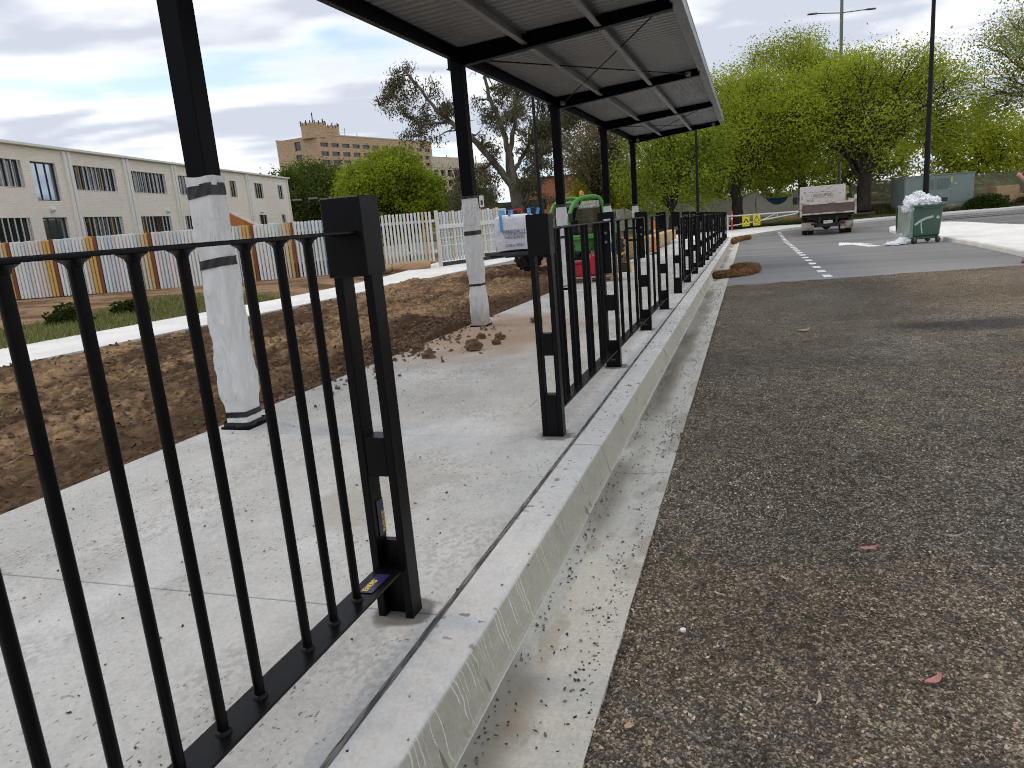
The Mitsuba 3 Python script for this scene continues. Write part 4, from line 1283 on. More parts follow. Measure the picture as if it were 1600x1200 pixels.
broad_tree('dark_tree', 'dark green tree low behind the picket gate', (-29.0, 76, -1), (-29.0, 76, 0.6), (-28.6, 76.0, 1.9), (3.4, 3.4, 2.6), 24, 14000, (0.09, 0.12, 0.035), 0.2, 6, 0.28, None, low=-1.1, open_=0.1, hollow=0.5)


def gum_tree():
    r = np.random.default_rng(31)
    t = thing('gum_tree', 'tall gum tree with pale twisting limbs and hanging grey green leaves', 'tree')
    V = lambda x, z, y=51.8: np.array([x, y, z])
    wood, tips = [], []
    trunk = np.array([V(-15.2, -0.6), V(-15.2, 0.6), V(-15.45, 2.0), V(-15.7, 3.3), V(-15.9, 4.6), V(-15.9, 5.6)])
    wood.append(tube(trunk, [0.78, 0.66, 0.55, 0.42, 0.33, 0.26], 14))
    main = [
        ([V(-15.5, 2.8), V(-16.6, 4.6, 51.2), V(-18.0, 6.6, 51.0), V(-19.3, 7.7, 50.8), V(-20.4, 8.6, 50.6), V(-21.6, 10.4, 50.5), V(-22.7, 11.9, 50.4)], 0.27),
        ([V(-15.9, 5.4), V(-16.4, 7.4, 52.2), V(-17.2, 9.4, 52.4), V(-17.6, 11.6, 52.6), V(-18.6, 13.4, 52.6)], 0.22),
        ([V(-15.9, 5.4), V(-15.2, 7.5, 51.5), V(-14.8, 9.6, 51.2), V(-15.4, 11.8, 51)], 0.2),
        ([V(-15.4, 2.2), V(-14.2, 4.4, 52.6), V(-13.2, 6.6, 52.8), V(-12.5, 8.6, 53), V(-11.6, 10.2, 53)], 0.26),
        ([V(-13.6, 5.8, 52.7), V(-12.4, 7.0, 52), V(-11.2, 7.6, 52), V(-10.2, 7.9, 52)], 0.12),
        ([V(-15.8, 4.2), V(-14.9, 5.8, 53), V(-14.2, 7.6, 53.4), V(-13.9, 9.4, 53.6)], 0.16),
        ([V(-16.9, 5.2, 51.2), V(-17.4, 4.4, 50.4), V(-18.2, 3.6, 50), V(-18.8, 2.6, 49.8)], 0.09),
        ([V(-19.6, 7.9, 50.8), V(-21.2, 8.0, 50.6), V(-22.6, 8.4, 50.4), V(-23.3, 9.6, 50.4), V(-23.6, 11.2, 50.2)], 0.10),
        ([V(-15.4, 1.8), V(-14.4, 2.6, 51), V(-13.8, 3.8, 50.6), V(-13.4, 5.2, 50.6)], 0.12),
    ]

    def smooth_path(p, k=22):
        p = np.array(p)
        s = np.linspace(0, len(p) - 1, k)
        q = np.stack([np.interp(s, np.arange(len(p)), p[:, a]) for a in range(3)], 1)
        for _ in range(2):
            q[1:-1] = (q[:-2] + 2 * q[1:-1] + q[2:]) / 4
        q[1:-1] += r.normal(size=(k - 2, 3)) * 0.03
        return q
    for p, r0_ in main:
        q = smooth_path(p)
        rr = np.linspace(r0_, r0_ * 0.22, len(q))
        wood.append(tube(q, rr, 8))
        for j in range(6, len(q), 2):
            for _ in range(3):
                d = r.normal(size=3) * np.array([1, 0.8, 0.7])
                d[2] += 0.35
                e_ = q[j] + d / np.linalg.norm(d) * r.uniform(0.7, 1.9)
                q2 = bend(q[j], e_, r, 6, sag=0.12, jit=0.12)
                wood.append(tube(q2, np.linspace(rr[j] * 0.5 + 0.012, 0.012, 6), 5, caps=False))
                tips += [q2[3], q2[4], q2[5], q2[5]]
    tips = np.array(tips)
    dens = meshkit.noise(tips * 0.55, 9)
    tips = tips[dens > 0.28]
    per = 38
    P = np.repeat(tips, per, 0)
    h = np.abs(r.normal(size=len(P)))
    P = P + r.normal(size=P.shape) * np.array([0.27, 0.27, 0.16]) + np.stack([0 * h, 0 * h, -0.30 * h], 1)
    size = 0.26 * r.uniform(0.6, 1.2, len(P))
    m, c = quads(P, size, 1, leaf_tint(P, (0.115, 0.118, 0.075), r, 0.5, 0.5), r, aspect=0.30, droop=1.1)
    add('trunk', wood, 'bark_gum', t, smooth=True)
    add('crown', m, 'gum_leaf', t, color=c)
    # dead bare twigs on the left limb
    dead = []
    for a, b in (((-20.6, 50.7, 7.9), (-22.6, 50.3, 6.9)), ((-20.9, 50.7, 7.6), (-22.0, 50.2, 6.2)), ((-21.3, 50.6, 7.4), (-22.9, 50.4, 7.5)), ((-21.4, 50.5, 7.0), (-22.1, 50.3, 6.8))):
        dead.append(tube(bend(a, b, r, 6, jit=0.2), np.linspace(0.035, 0.01, 6), 5))
    add('bare_twigs', dead, 'bark_gum', t, smooth=True)


gum_tree()
broad_tree('casuarina_tree', 'dark brownish green fine leaved tree behind the third canopy column', (-12.2, 64, -0.6), (-12.2, 64, 2.0), (-12.0, 64, 5.5), (3.7, 3.2, 4.1), 33, 22000, (0.24, 0.22, 0.13), 0.22, 9, 0.20, None, low=-0.75, open_=0.3)
broad_tree('scrub_tree', 'thin brownish scrub tree with bare stems right of the second wrapped column', (-22.0, 60, -0.8), (-22.0, 60, 0.8), (-22.2, 60, 1.2), (2.4, 2.0, 1.9), 35, 9000, (0.22, 0.19, 0.12), 0.16, 8, 0.18, None, low=-1.0, open_=0.45, bark='bark_gum')

# grass on the verge beyond the side path, and weeds
rg = np.random.default_rng(17)


def blades(n, xf, yf, h, cols, seed):
    r = np.random.default_rng(seed)
    X, Y = xf(r, n), yf(r, n)
    Z = terrain(X, Y) + 0.0
    H = h * r.uniform(0.4, 1.2, n)
    a = r.uniform(0, 2 * PI, n)
    w = 0.012 + 0.01 * r.random(n)
    lean = r.normal(0, 0.35, (n, 2)) * H[:, None]
    P0 = np.stack([X - w * np.cos(a), Y - w * np.sin(a), Z], 1)
    P1 = np.stack([X + w * np.cos(a), Y + w * np.sin(a), Z], 1)
    P2 = np.stack([X + lean[:, 0], Y + lean[:, 1], Z + H], 1)
    V = np.stack([P0, P1, P2], 1).reshape(-1, 3)
    c = np.array(cols)[r.integers(0, len(cols), n)] * r.uniform(0.6, 1.3, (n, 1))
    return trimesh.Trimesh(V, np.arange(3 * n).reshape(-1, 3), process=False), np.repeat(c, 3, 0)


GC = [(0.17, 0.20, 0.05), (0.12, 0.16, 0.04), (0.30, 0.27, 0.12), (0.38, 0.34, 0.17)]
yv = lambda r, n: 6.5 + 9.5 * r.random(n)


def xv(r, n):
    return -11.15 - 3.6 * r.random(n) ** 1.3


m, c = blades(42000, xv, yv, 0.26, GC, 3)
add('verge_grass', m, 'leaf', color=c, kind='stuff', label='rough green grass with seed heads beyond the side path', cat_='grass')
m, c = blades(16000, lambda r, n: r.uniform(8, 26, n), lambda r, n: 54.6 + 5 * r.random(n), 0.40, [(0.09, 0.10, 0.035), (0.20, 0.17, 0.08), (0.13, 0.13, 0.06)], 4)
add('bank_grass', m, 'leaf', color=c, kind='stuff', label='dry and green grass on the bank behind the far kerb', cat_='grass')
m, c = blades(12000, lambda r, n: r.uniform(-6.5, 5, n), lambda r, n: np.interp(r.uniform(0, 1, n), [0, 1], [51.5, 57]), 0.16, [(0.05, 0.085, 0.022), (0.06, 0.10, 0.02)], 6)
add('gate_grass', m, 'leaf', color=c, kind='stuff', label='short green grass behind the white boom gate', cat_='grass')


def weed(name, lab, x, y, rx_, rz_, col, seed, n=2500, leaf=0.10):
    r = np.random.default_rng(seed)
    t = thing(name, lab, 'shrub')
    z = float(terrain(np.array(x), np.array(y)))
    st = []
    for i in range(16):
        a = r.uniform(0, 2 * PI)
        e_ = np.array([x + rx_ * 0.8 * math.cos(a) * r.random(), y + rx_ * 0.6 * math.sin(a) * r.random(), z + rz_ * r.uniform(0.5, 1.0)])
        st.append(tube(bend((x + 0.3 * rx_ * math.cos(a), y, z), e_, r, 5, jit=0.1, out=(0, 0, 1)), np.linspace(0.012, 0.004, 5), 4))
    d = r.normal(size=(n, 3))
    d /= np.linalg.norm(d, axis=1, keepdims=True)
    d[:, 2] = np.abs(d[:, 2])
    P = np.array([x, y, z]) + d * (r.random(n) ** 0.5 * (0.8 + 0.5 * (meshkit.noise(d * 3 + seed, 2))))[:, None] * np.array([rx_, rx_ * 0.7, rz_])
    m, c = quads(P, leaf * r.uniform(0.6, 1.3, n), 1, leaf_tint(P, col, r), r)
    add('stems', st, 'bark_dark', t)
    add('leaves', m, 'leaf', t, color=c)


weed('weed', 'dark green leafy weed on the verge, the left of two behind the grass', -13.8, 12.2, 0.55, 0.50, (0.04, 0.065, 0.018), 1)
weed('weed', 'dark green leafy weed on the verge, the right of two behind the grass', -13.3, 13.4, 0.50, 0.45, (0.04, 0.065, 0.018), 2)
weed('shrub', 'dark green low shrub between the grey cabinet and the sandstone blocks', 14.4, 55.2, 1.35, 1.0, (0.045, 0.075, 0.02), 3, 5000, 0.14)
weed('shrub', 'grey green low shrub behind the sandstone blocks', 17.6, 56.0, 1.4, 1.2, (0.08, 0.10, 0.045), 4, 4000, 0.14)

# ---------------------------------------------------------------- far footpath, plaza, markings
def far_path_z(X, Y):
    return road_z(Y) + 0.13


fx = np.linspace(-8, 40, 80)
fp_top = sheet(-8, 40, lambda x: far_line(x), lambda x: far_line(x) + 2.3 + 6.0 * S(4.0, -0.5, x), far_path_z, 60, 3)
fp_face = sheet(-8, 40, lambda x: far_line(x), lambda x: far_line(x) + 0.001, far_path_z, 60, 2)
fp_face.vertices[:60, 2] -= 0.16
struct('far_footpath', [fp_top, fp_face], 'white_concrete')

PLZ = [(5.62, 15.5), (5.62, 18.0), (6.02, 24.0), (6.10, 28.2), (6.05, 34.0), (6.15, 38.5), (6.5, 40.6), (7.2, 41.8), (8.2, 42.2), (9.4, 41.6), (9.9, 39.5), (10.2, 36.5), (10.4, 33.0), (13.5, 31.0), (30, 29.0), (30, 15.5)]
pl = sg.Polygon(PLZ)
pin = pl.buffer(-0.155)
pm = prism(pin, 0.10)
pm = pm.subdivide().subdivide() if len(pm.faces) < 200 else pm
pm.vertices[:, 2] += road_z(pm.vertices[:, 1]) + 0.035
struct('plaza', pm, 'white_concrete')
ring = np.array(PLZ)
# the kerb round it, in precast lengths
line = sg.LineString(PLZ[0:13])
L = line.length
pos, kn = 0.0, 0
plk = struct('plaza_kerb', prism(pl.difference(pl.buffer(-0.12)).intersection(sg.box(5, 15.5, 11, 43)), 0.06, at=-0.9), 'kerb_concrete')
while pos < L - 0.3:
    e_ = min(pos + 2.4, L)
    pts = [line.interpolate(pos + 0.006 + (e_ - pos - 0.012) * t) for t in np.linspace(0, 1, 6)]
    pts = np.array([[p.x, p.y] for p in pts])
    tg = np.gradient(pts, axis=0)
    tg /= np.linalg.norm(tg, axis=1, keepdims=True)
    nr = np.stack([tg[:, 1], -tg[:, 0]], 1)          # to the inside
    prof = [(0.0, -0.1), (0.012, 0.10), (0.03, 0.128), (0.055, 0.14), (0.152, 0.142), (0.152, -0.1)]
    V = np.array([[p[0] + m_[0] * a, p[1] + m_[1] * a, float(road_z(p[1])) + b] for p, m_ in zip(pts, nr) for a, b in prof])
    k = len(prof)
    q = np.array([[i * k + j, i * k + j + 1, (i + 1) * k + j + 1, (i + 1) * k + j] for i in range(5) for j in range(k - 1)])
    cap = np.array([[0, j + 1, j] for j in range(1, k - 1)])
    add('kerb_length', M(V, np.vstack([q[:, [0, 1, 2]], q[:, [0, 2, 3]], cap, cap[:, ::-1] + 5 * k])), 'white_concrete', plk)
    pos = e_
tac = prism([(11.4, 33.9), (14.6, 33.2), (14.8, 34.0), (11.6, 34.7)], 0.006)
tac.vertices[:, 2] += road_z(tac.vertices[:, 1]) + 0.01
struct('tactile_strip', tac, 'tactile_yellow')
for k in range(3):
    y = 44.2 + 1.3 * k
    m = sheet(9.5, 34, lambda x, k=k: far_line(x) - 7.2 + 1.9 * k, lambda x, k=k: far_line(x) - 7.2 + 1.9 * k + [0.12, 0.9, 0.35][k], lambda X, Y: road_z(Y) + 0.009, 30, 2)
    struct('road_seam', m, ['road_paint_grey', 'asphalt_dark', 'asphalt_dark'][k])
mat('road_paint_grey', (0.30, 0.30, 0.30), 0.8)
mat('asphalt_dark', (0.035, 0.035, 0.038), 0.8)
# broken white line: each dash is a mark of its own
mark = None
for i in range(22):
    y = 16.20 + 1.32 * i
    xx = 1.52 + 0.004 * i
    d = sheet(xx - 0.085, xx + 0.085, lambda x, y=y: y + 0 * x, lambda x, y=y: y + 0.62 + 0 * x, lambda X, Y: road_z(Y) + 0.009, 2, 2)
    if mark is None:
        mark = struct('lane_line', d, 'road_paint')
    else:
        add('dash', d, 'road_paint', mark)
ar = sg.Polygon([(-0.22, 0), (0.22, 0), (0.17, 2.2), (0.62, 2.0), (0.0, 4.3), (-0.62, 2.0), (-0.17, 2.2)])
ar = affinity.translate(affinity.rotate(ar, 9, origin=(0, 0)), 3.95, 27.0)
am = prism(ar, 0.001)
am = trimesh.Trimesh(am.vertices, am.faces[[abs(nz) > 0.5 and z > 0.0005 for nz, z in zip(am.face_normals[:, 2], am.triangles_center[:, 2])]], process=False)
am.vertices[:, 2] += road_z(am.vertices[:, 1]) + 0.009
struct('lane_arrow', am, 'road_paint')

# ---------------------------------------------------------------- telehandler with the bulk bag
mat('machine_green', lambda p, n, uv: mi.Color3f(0.085, 0.36, 0.045) * (0.8 + 0.35 * fbm(p.x * 3, p.y * 3, p.z * 3, 3)), 0.35, clearcoat=0.5)
mat('rubber', lambda p, n, uv: mix(mi.Color3f(0.018, 0.017, 0.016), mi.Color3f(0.11, 0.08, 0.055), 0.7 * smoothstep(0.5, 0.75, fbm(p.x * 9, p.y * 9, p.z * 9, 3))), 0.85)
mat('black_plastic', (0.018, 0.018, 0.02), 0.5)
mat('amber', (0.75, 0.33, 0.02), 0.2, clearcoat=1.0)
mat('machine_red', (0.35, 0.03, 0.02), 0.5)
scene['pane_glass'] = {'type': 'thindielectric', 'int_ior': 1.5}
mat('white_sheet', lambda p, n, uv: mi.Color3f(0.70, 0.70, 0.74) * (0.88 + 0.2 * fbm(p.x * 7, p.y * 7, p.z * 5, 3)), 0.7, bump=lambda p, n, uv: fbm(p.x * 9, p.y * 9, p.z * 5, 3), bscale=0.03)
mat('strap_blue', (0.10, 0.33, 0.66), 0.6)
mat('print_navy', (0.03, 0.035, 0.13), 0.7)
mat('orange_tag', (0.70, 0.17, 0.06), 0.5)


def wheel(parent, name, tf, r, w, hubmat, lugs=16, tyre='rubber'):
    prof = [(r * 0.55, -w / 2), (r * 0.86, -w / 2), (r * 0.96, -w * 0.40), (r * 0.97, 0), (r * 0.96, w * 0.40), (r * 0.86, w / 2), (r * 0.55, w / 2), (r * 0.5, 0), (r * 0.55, -w / 2)]
    ty = [lathe(prof, 32)]
    for i in range(lugs):
        for s in (-1, 1):
            a = 2 * PI * (i + (0.5 if s > 0 else 0)) / lugs
            b = lbox(0.06 * r, r * 0.16, w * 0.62)
            b = put(b, (0, 0, 0), rx=0.55 * s)
            b.apply_translation([r * 0.97, 0, s * w * 0.22])
            ty.append(put(b, (0, 0, 0), rz=a))
    up = lambda m: tf(put(m, (0, 0, 0), rx=PI / 2))
    wk = add(name, [up(m) for m in ty], tyre, parent)
    add('rim', up(lathe([(0.0, 0.10 * w), (r * 0.2, 0.12 * w), (r * 0.24, 0.0), (r * 0.48, 0.05 * w), (r * 0.55, w * 0.42), (r * 0.53, 0), (r * 0.55, -w * 0.42), (r * 0.4, -0.05 * w), (0.0, -0.05 * w)], 24)), hubmat, wk, smooth=30)
    return wk


tg_ = -0.285
tele = thing('telehandler', 'bright green telehandler with an open cab and amber beacon behind the guard rail', 'telehandler')
tfm = frame((-5.13, 22.1, tg_), math.atan2(-0.835, -0.55))      # u forward, v to its left
add('chassis', [tfm(box(-1.25, 1.15, -0.42, 0.42, 0.42, 0.85, b=0.04)), tfm(box(-1.45, -0.75, -0.72, 0.72, 0.6, 1.12, b=0.06))], 'machine_green', tele)
add('axle', [tfm(bar((u, -0.6, 0.45), (u, 0.6, 0.45), 0.07)) for u in (-1.0, 1.0)], 'black_plastic', tele)
for u in (1.02, -1.02):
    for v in (-0.72, 0.72):
        wheel(tele, 'wheel', lambda m, u=u, v=v: tfm(put(m, (u, v, 0.44))), 0.46, 0.32, 'black_plastic')
cab = add('cab_floor', tfm(box(-0.75, 0.62, -0.05, 0.78, 0.80, 0.92, b=0.02)), 'machine_green', tele)
# door hoop: the big curved green frame on the left side, and the front hoop
hoop = [(0.56, 0.78, 0.86), (0.70, 0.78, 1.05), (0.74, 0.78, 1.30), (0.62, 0.78, 1.62), (0.45, 0.78, 1.86), (0.20, 0.78, 1.97), (-0.25, 0.78, 2.0), (-0.60, 0.78, 1.96), (-0.70, 0.78, 1.75)]
back = [(-0.70, 0.78, 1.75), (-0.74, 0.78, 1.3), (-0.70, 0.78, 0.92)]


def curve(p, k=24):
    p = np.array(p)
    s = np.linspace(0, len(p) - 1, k)
    q = np.stack([np.interp(s, np.arange(len(p)), p[:, a]) for a in range(3)], 1)
    q[1:-1] = (q[:-2] + 2 * q[1:-1] + q[2:]) / 4
    return q


add('cab_frame', [tfm(tube(curve(hoop), 0.055, 8)), tfm(tube(curve(back, 10), 0.035, 8)), tfm(bar((0.68, 0.78, 0.90), (-0.70, 0.78, 0.90), 0.04)),
                  tfm(tube(curve([(x, -0.05, z) for x, _, z in hoop]), 0.045, 8)), tfm(bar((0.45, 0.78, 1.86), (0.45, -0.05, 1.86), 0.035)), tfm(bar((-0.6, 0.78, 1.96), (-0.6, -0.05, 1.96), 0.035)), tfm(bar((-0.74, -0.05, 1.3), (-0.70, -0.05, 0.92), 0.035)), tfm(bar((-0.74, -0.05, 1.3), (-0.6, -0.05, 1.96), 0.035))], 'machine_green', tele, smooth=40)
add('roof_guard', [tfm(bar((-0.58 + i * 0.13, -0.04, 1.965 - 0.09 * S(0.1, 0.5, -0.58 + i * 0.13)), (-0.58 + i * 0.13, 0.77, 1.965 - 0.09 * S(0.1, 0.5, -0.58 + i * 0.13)), 0.014, 6)) for i in range(9)], 'black_plastic', tele, kind='stuff')
wg = [tfm(bar((0.47 + 0.25 * t, -0.02, 1.85 - 0.72 * t), (0.47 + 0.25 * t, 0.75, 1.85 - 0.72 * t), 0.008, 5)) for t in np.linspace(0.05, 1, 9)] + [tfm(bar((0.47, v, 1.85), (0.72, v, 1.13), 0.008, 5)) for v in np.linspace(0.02, 0.72, 7)]
add('screen_guard', wg, 'black_plastic', tele, kind='stuff')
add('door_glass', tfm(prism(sg.Polygon([(-0.55, 1.02), (0.25, 1.0), (0.46, 1.2), (0.36, 1.6), (0.12, 1.84), (-0.5, 1.84)]).buffer(0.04), 0.006, axis='y', at=0.80)), 'pane_glass', tele)
add('rear_window', [tfm(box(-0.66, 0.45, -0.075, -0.065, 0.95, 1.88)), tfm(box(-0.735, -0.725, 0.0, 0.74, 0.95, 1.72))], 'dark_glass', tele)  # dark panes added to make the cab interior look dark
add('seat', [tfm(box(-0.45, 0.05, 0.12, 0.6, 0.92, 1.15, b=0.04)), tfm(put(lbox(0.12, 0.46, 0.62, 0.04), (-0.46, 0.36, 1.42), ry=-0.15))], 'black_plastic', tele)
add('steering_column', [tfm(bar((0.45, 0.36, 0.92), (0.28, 0.36, 1.32), 0.03)), tfm(put(tube([(0.17 * math.cos(a), 0.17 * math.sin(a), 0) for a in np.linspace(0, 2 * PI, 17)[:-1]], 0.014, 6, close=True), (0.27, 0.36, 1.34), ry=-0.6))], 'black_plastic', tele)
bc = add('beacon', tfm(put(lathe([(0.06, 0), (0.065, 0.02), (0.06, 0.1), (0.035, 0.14), (0.0, 0.145)], 14), (-0.1, 0.55, 2.04))), 'amber', tele, smooth=30)
add('beacon_stem', tfm(bar((-0.1, 0.55, 1.96), (-0.1, 0.55, 2.045), 0.03)), 'black_plastic', bc)
add('boom', [tfm(hexa([[u, v, z + (0.10 if k else -0.10)] for k in (0, 1) for v in (-0.46, -0.20) for u, z in ((-1.35, 1.45), (1.55, 0.85))])), tfm(box(-1.45, -1.2, -0.5, -0.16, 0.8, 1.58, b=0.02))], 'machine_green', tele)
add('boom_head', [tfm(put(lbox(0.5, 0.4, 0.26, 0.04), (1.75, -0.33, 0.84), ry=0.5)), tfm(put(lbox(0.34, 0.34, 0.14, 0.03), (1.85, -0.33, 1.30)))], 'machine_green', tele)
rd = [tfm(put(lbox(0.05, 0.05, 0.55), (1.45, -0.80 + d, 1.55))) for d in (0, 0.45)] + [tfm(put(lbox(0.05, 0.5, 0.05), (1.45, -0.57, 1.55 + z))) for z in (-0.25, 0.0, 0.25)] + [tfm(put(lbox(0.22, 0.2, 0.22, 0.03), (1.45, -0.5, 1.42)))]
add('lifting_frame', rd, 'machine_red', tele, label='red lifting frame at the boom')
add('carriage', [tfm(box(1.95, 2.03, -0.55, 1.25, 0.58, 0.72)), tfm(box(1.95, 2.03, -0.55, 1.25, 0.95, 1.03))] + [tfm(box(1.95, 2.01, v, v + 0.07, 0.721, 0.949)) for v in (-0.55, -0.15, 0.75, 1.18)], 'black_plastic', tele)
add('boom_link', [tfm(box(1.6, 1.949, -0.42, -0.22, 0.62, 0.95))], 'machine_green', tele)
add('fork_platform', tfm(box(2.04, 3.2, 0.0, 1.3, 0.62, 0.70)), 'black_plastic', tele)
for v in (0.20, 0.95):
    add('fork', [tfm(box(2.031, 3.25, v, v + 0.12, 0.57, 0.615)), tfm(box(2.031, 2.08, v, v + 0.12, 0.705, 1.1))], 'black_plastic', tele)
add('mirror', [tfm(bar((0.6, 0.82, 1.5), (0.85, 1.0, 1.5), 0.015)), tfm(put(lbox(0.05, 0.16, 0.26, 0.02), (0.86, 1.02, 1.45)))], 'black_plastic', tele)

bag = thing('bulk_bag', 'white bulk bag with blue lifting straps and navy lettering on the telehandler forks', 'bulk bag')
bc_ = np.array([-5.99, 19.61, tg_ + 0.76])
bfr = frame(bc_, math.atan2(0.3058, 0.9521) - 0.06)
bm = trimesh.creation.box(extents=(1.05, 1.0, 1.0))
for _ in range(5):
    bm = bm.subdivide()
v = bm.vertices.copy()
v[:, 2] += 0.5
puff = 1 + 0.05 * np.sin(PI * np.clip(v[:, 2], 0, 1))
v[:, 0] *= puff
v[:, 1] *= puff
cx_ = np.clip(np.minimum(0.525 - abs(bm.vertices[:, 0]), 0.5 - abs(bm.vertices[:, 1])) / 0.16, 0, 1)
v[:, 2] = np.where(v[:, 2] > 0.8, v[:, 2] - 0.09 * (1 - np.sqrt(np.clip(cx_, 0, 1))) * (v[:, 2] - 0.8) / 0.2, v[:, 2])
wr = meshkit.fbm(v * np.array([4, 4, 7]), 3, 5) - 0.5
v[:, 2] *= 0.90
nrm = (v - np.array([0, 0, 0.45]))
nrm /= np.linalg.norm(nrm, axis=1, keepdims=True)
front = (abs(bm.vertices[:, 1] + 0.5) < 1e-6)
v += nrm * (0.06 * wr * np.where(front, 0.35, 1.0))[:, None]
add('body', bfr(trimesh.Trimesh(v, bm.faces, process=False)), 'white_sheet', bag, smooth=45)
for x, y in ((-0.36, -0.50), (0.38, -0.50), (-0.36, 0.5), (0.38, 0.5)):
    dz = -0.10
    s = -1 if y < 0 else 1
    st = [box(x - 0.035, x + 0.035, y + s * 0.045 - 0.003, y + s * 0.045 + 0.003, 0.48, 0.91)]
    st.append(put(lbox(0.07, 0.006, 0.20), (x, y + s * 0.02, 0.95), rx=-s * -0.35))
    st.append(put(lbox(0.24, 0.07, 0.006), (x + 0.13, y - s * 0.02, 1.04), ry=0.25))
    st.append(put(lbox(0.07, 0.006, 0.17), (x + 0.24, y - s * 0.02, 0.95), ry=0.25))
    add('lifting_strap', [bfr(m) for m in st], 'strap_blue', bag)


def sign_text(txt, h, cx, cz, y, tf, m, parent, name='lettering', bold=True, width=None):
    t = meshkit.text_mesh(txt, h, 0.004, bold=bold)
    b = t.bounds
    if width:
        t.vertices[:, 0] *= width / (b[1, 0] - b[0, 0])
        b = t.bounds
    v = t.vertices
    v = np.stack([v[:, 0] - (b[0, 0] + b[1, 0]) / 2 + cx, y - v[:, 2], v[:, 1] + cz - h / 2], 1)
    return add(name, tf(trimesh.Trimesh(v, t.faces, process=False)), m, parent)


fy = -0.545
for txt, h, z, w in (('PARAGALLI', 0.11, 0.47, 0.60), ('HAULAGE', 0.085, 0.335, 0.52), ('6284 9057', 0.075, 0.12, 0.50)):
    sign_text(txt, h, -0.03, z, fy, bfr, 'print_navy', bag, bold=False, width=w)
add('printed_rule', [bfr(box(-0.32, -0.08, fy - 0.002, fy, 0.395, 0.403)), bfr(box(0.02, 0.26, fy - 0.002, fy, 0.395, 0.403)), bfr(put(trimesh.creation.box(extents=(0.05, 0.003, 0.02)), (-0.03, fy, 0.40)))], 'print_navy', bag)
add('label_tag', bfr(box(-0.565, -0.556, -0.30, -0.14, 0.0, 0.42)), 'orange_tag', bag)

# ---------------------------------------------------------------- pallet with fuel cans and gear
pt = frame((-3.42, 16.45, float(foot_z(16.4))), 0.22)
pal = thing('timber_pallet', 'timber pallet on the footpath edge carrying a red fuel box and a keg', 'pallet')
mat('timber', lambda p, n, uv: mi.Color3f(0.36, 0.25, 0.15) * (0.6 + 0.8 * fbm(p.x * 3, p.y * 16, p.z * 9, 3)), 0.85)
for i in range(7):
    add('deck_board', pt(box(-0.62, 0.62, -0.55 + i * 0.16, -0.44 + i * 0.16, 0.122, 0.142)), 'timber', pal)
for x in (-0.57, 0.0, 0.50):
    add('bearer', pt(box(x - 0.04, x + 0.06, -0.55, 0.52, 0.022, 0.120)), 'timber', pal)
for i in (0, 3, 6):
    add('base_board', pt(box(-0.62, 0.62, -0.55 + i * 0.16, -0.44 + i * 0.16, 0.0, 0.020)), 'timber', pal)
mat('can_red', (0.42, 0.015, 0.035), 0.4)
mat('can_blue', (0.03, 0.16, 0.33), 0.4)
mat('can_yellow', (0.62, 0.42, 0.03), 0.45)
rc = thing('fuel_container', 'red plastic fuel container on the timber pallet', 'fuel can')
add('body', pt(box(0.02, 0.42, -0.42, -0.12, 0.145, 0.58, b=0.04)), 'can_red', rc, smooth=30)
add('handle', pt(tube([(0.08, -0.27, 0.57), (0.10, -0.27, 0.66), (0.30, -0.27, 0.66), (0.34, -0.27, 0.57)], 0.022, 8)), 'can_red', rc, smooth=40)
add('cap', pt(put(lathe([(0.0, 0.06), (0.035, 0.06), (0.04, 0.0)], 12), (0.38, -0.27, 0.575))), 'black_plastic', rc)
rc = thing('toolbox', 'lower red toolbox on the pallet, left of the fuel container', 'toolbox')
add('body', pt(box(-0.42, -0.02, -0.40, -0.10, 0.145, 0.42, b=0.02)), 'can_red', rc)
add('lid', pt(box(-0.43, -0.01, -0.41, -0.09, 0.422, 0.48, b=0.015)), 'can_red', rc)
kg = thing('steel_keg', 'pale grey keg with a blue top at the right end of the pallet', 'keg')
add('body', pt(put(lathe([(0.0, 0.0), (0.13, 0.0), (0.145, 0.03), (0.15, 0.20), (0.145, 0.40), (0.11, 0.47), (0.0, 0.47)], 20), (0.50, -0.1, 0.145))), 'white_trim', kg, smooth=30)
add('top', pt(put(lathe([(0.0, 0.0), (0.08, 0.0), (0.085, 0.16), (0.06, 0.19), (0.0, 0.19)], 16), (0.50, -0.1, 0.62))), 'can_blue', kg, smooth=30)
yl = thing('yellow_tool_frame', 'yellow tubular tool frame standing on the pallet beside the keg', 'tool frame')
add('frame', [pt(tube([(0.66, -0.3, 0.15), (0.66, -0.3, 0.52), (0.86, -0.3, 0.60), (0.92, -0.3, 0.15)], 0.025, 8)), pt(tube([(0.66, 0.0, 0.15), (0.66, 0.0, 0.52), (0.86, 0.0, 0.60), (0.92, 0.0, 0.15)], 0.025, 8)), pt(bar((0.86, -0.3, 0.60), (0.86, 0, 0.60), 0.02)), pt(bar((0.66, -0.3, 0.3), (0.66, 0, 0.3), 0.02))], 'can_yellow', yl, smooth=40)
add('engine', pt(box(0.70, 0.86, -0.24, -0.06, 0.16, 0.36, b=0.02)), 'black_plastic', yl)
add('plank', pt(put(lbox(0.10, 0.03, 0.9), (-0.36, -0.62, 0.42), ry=0.02)), 'white_trim', label='pale upright plank leaning at the left end of the pallet', cat_='plank')

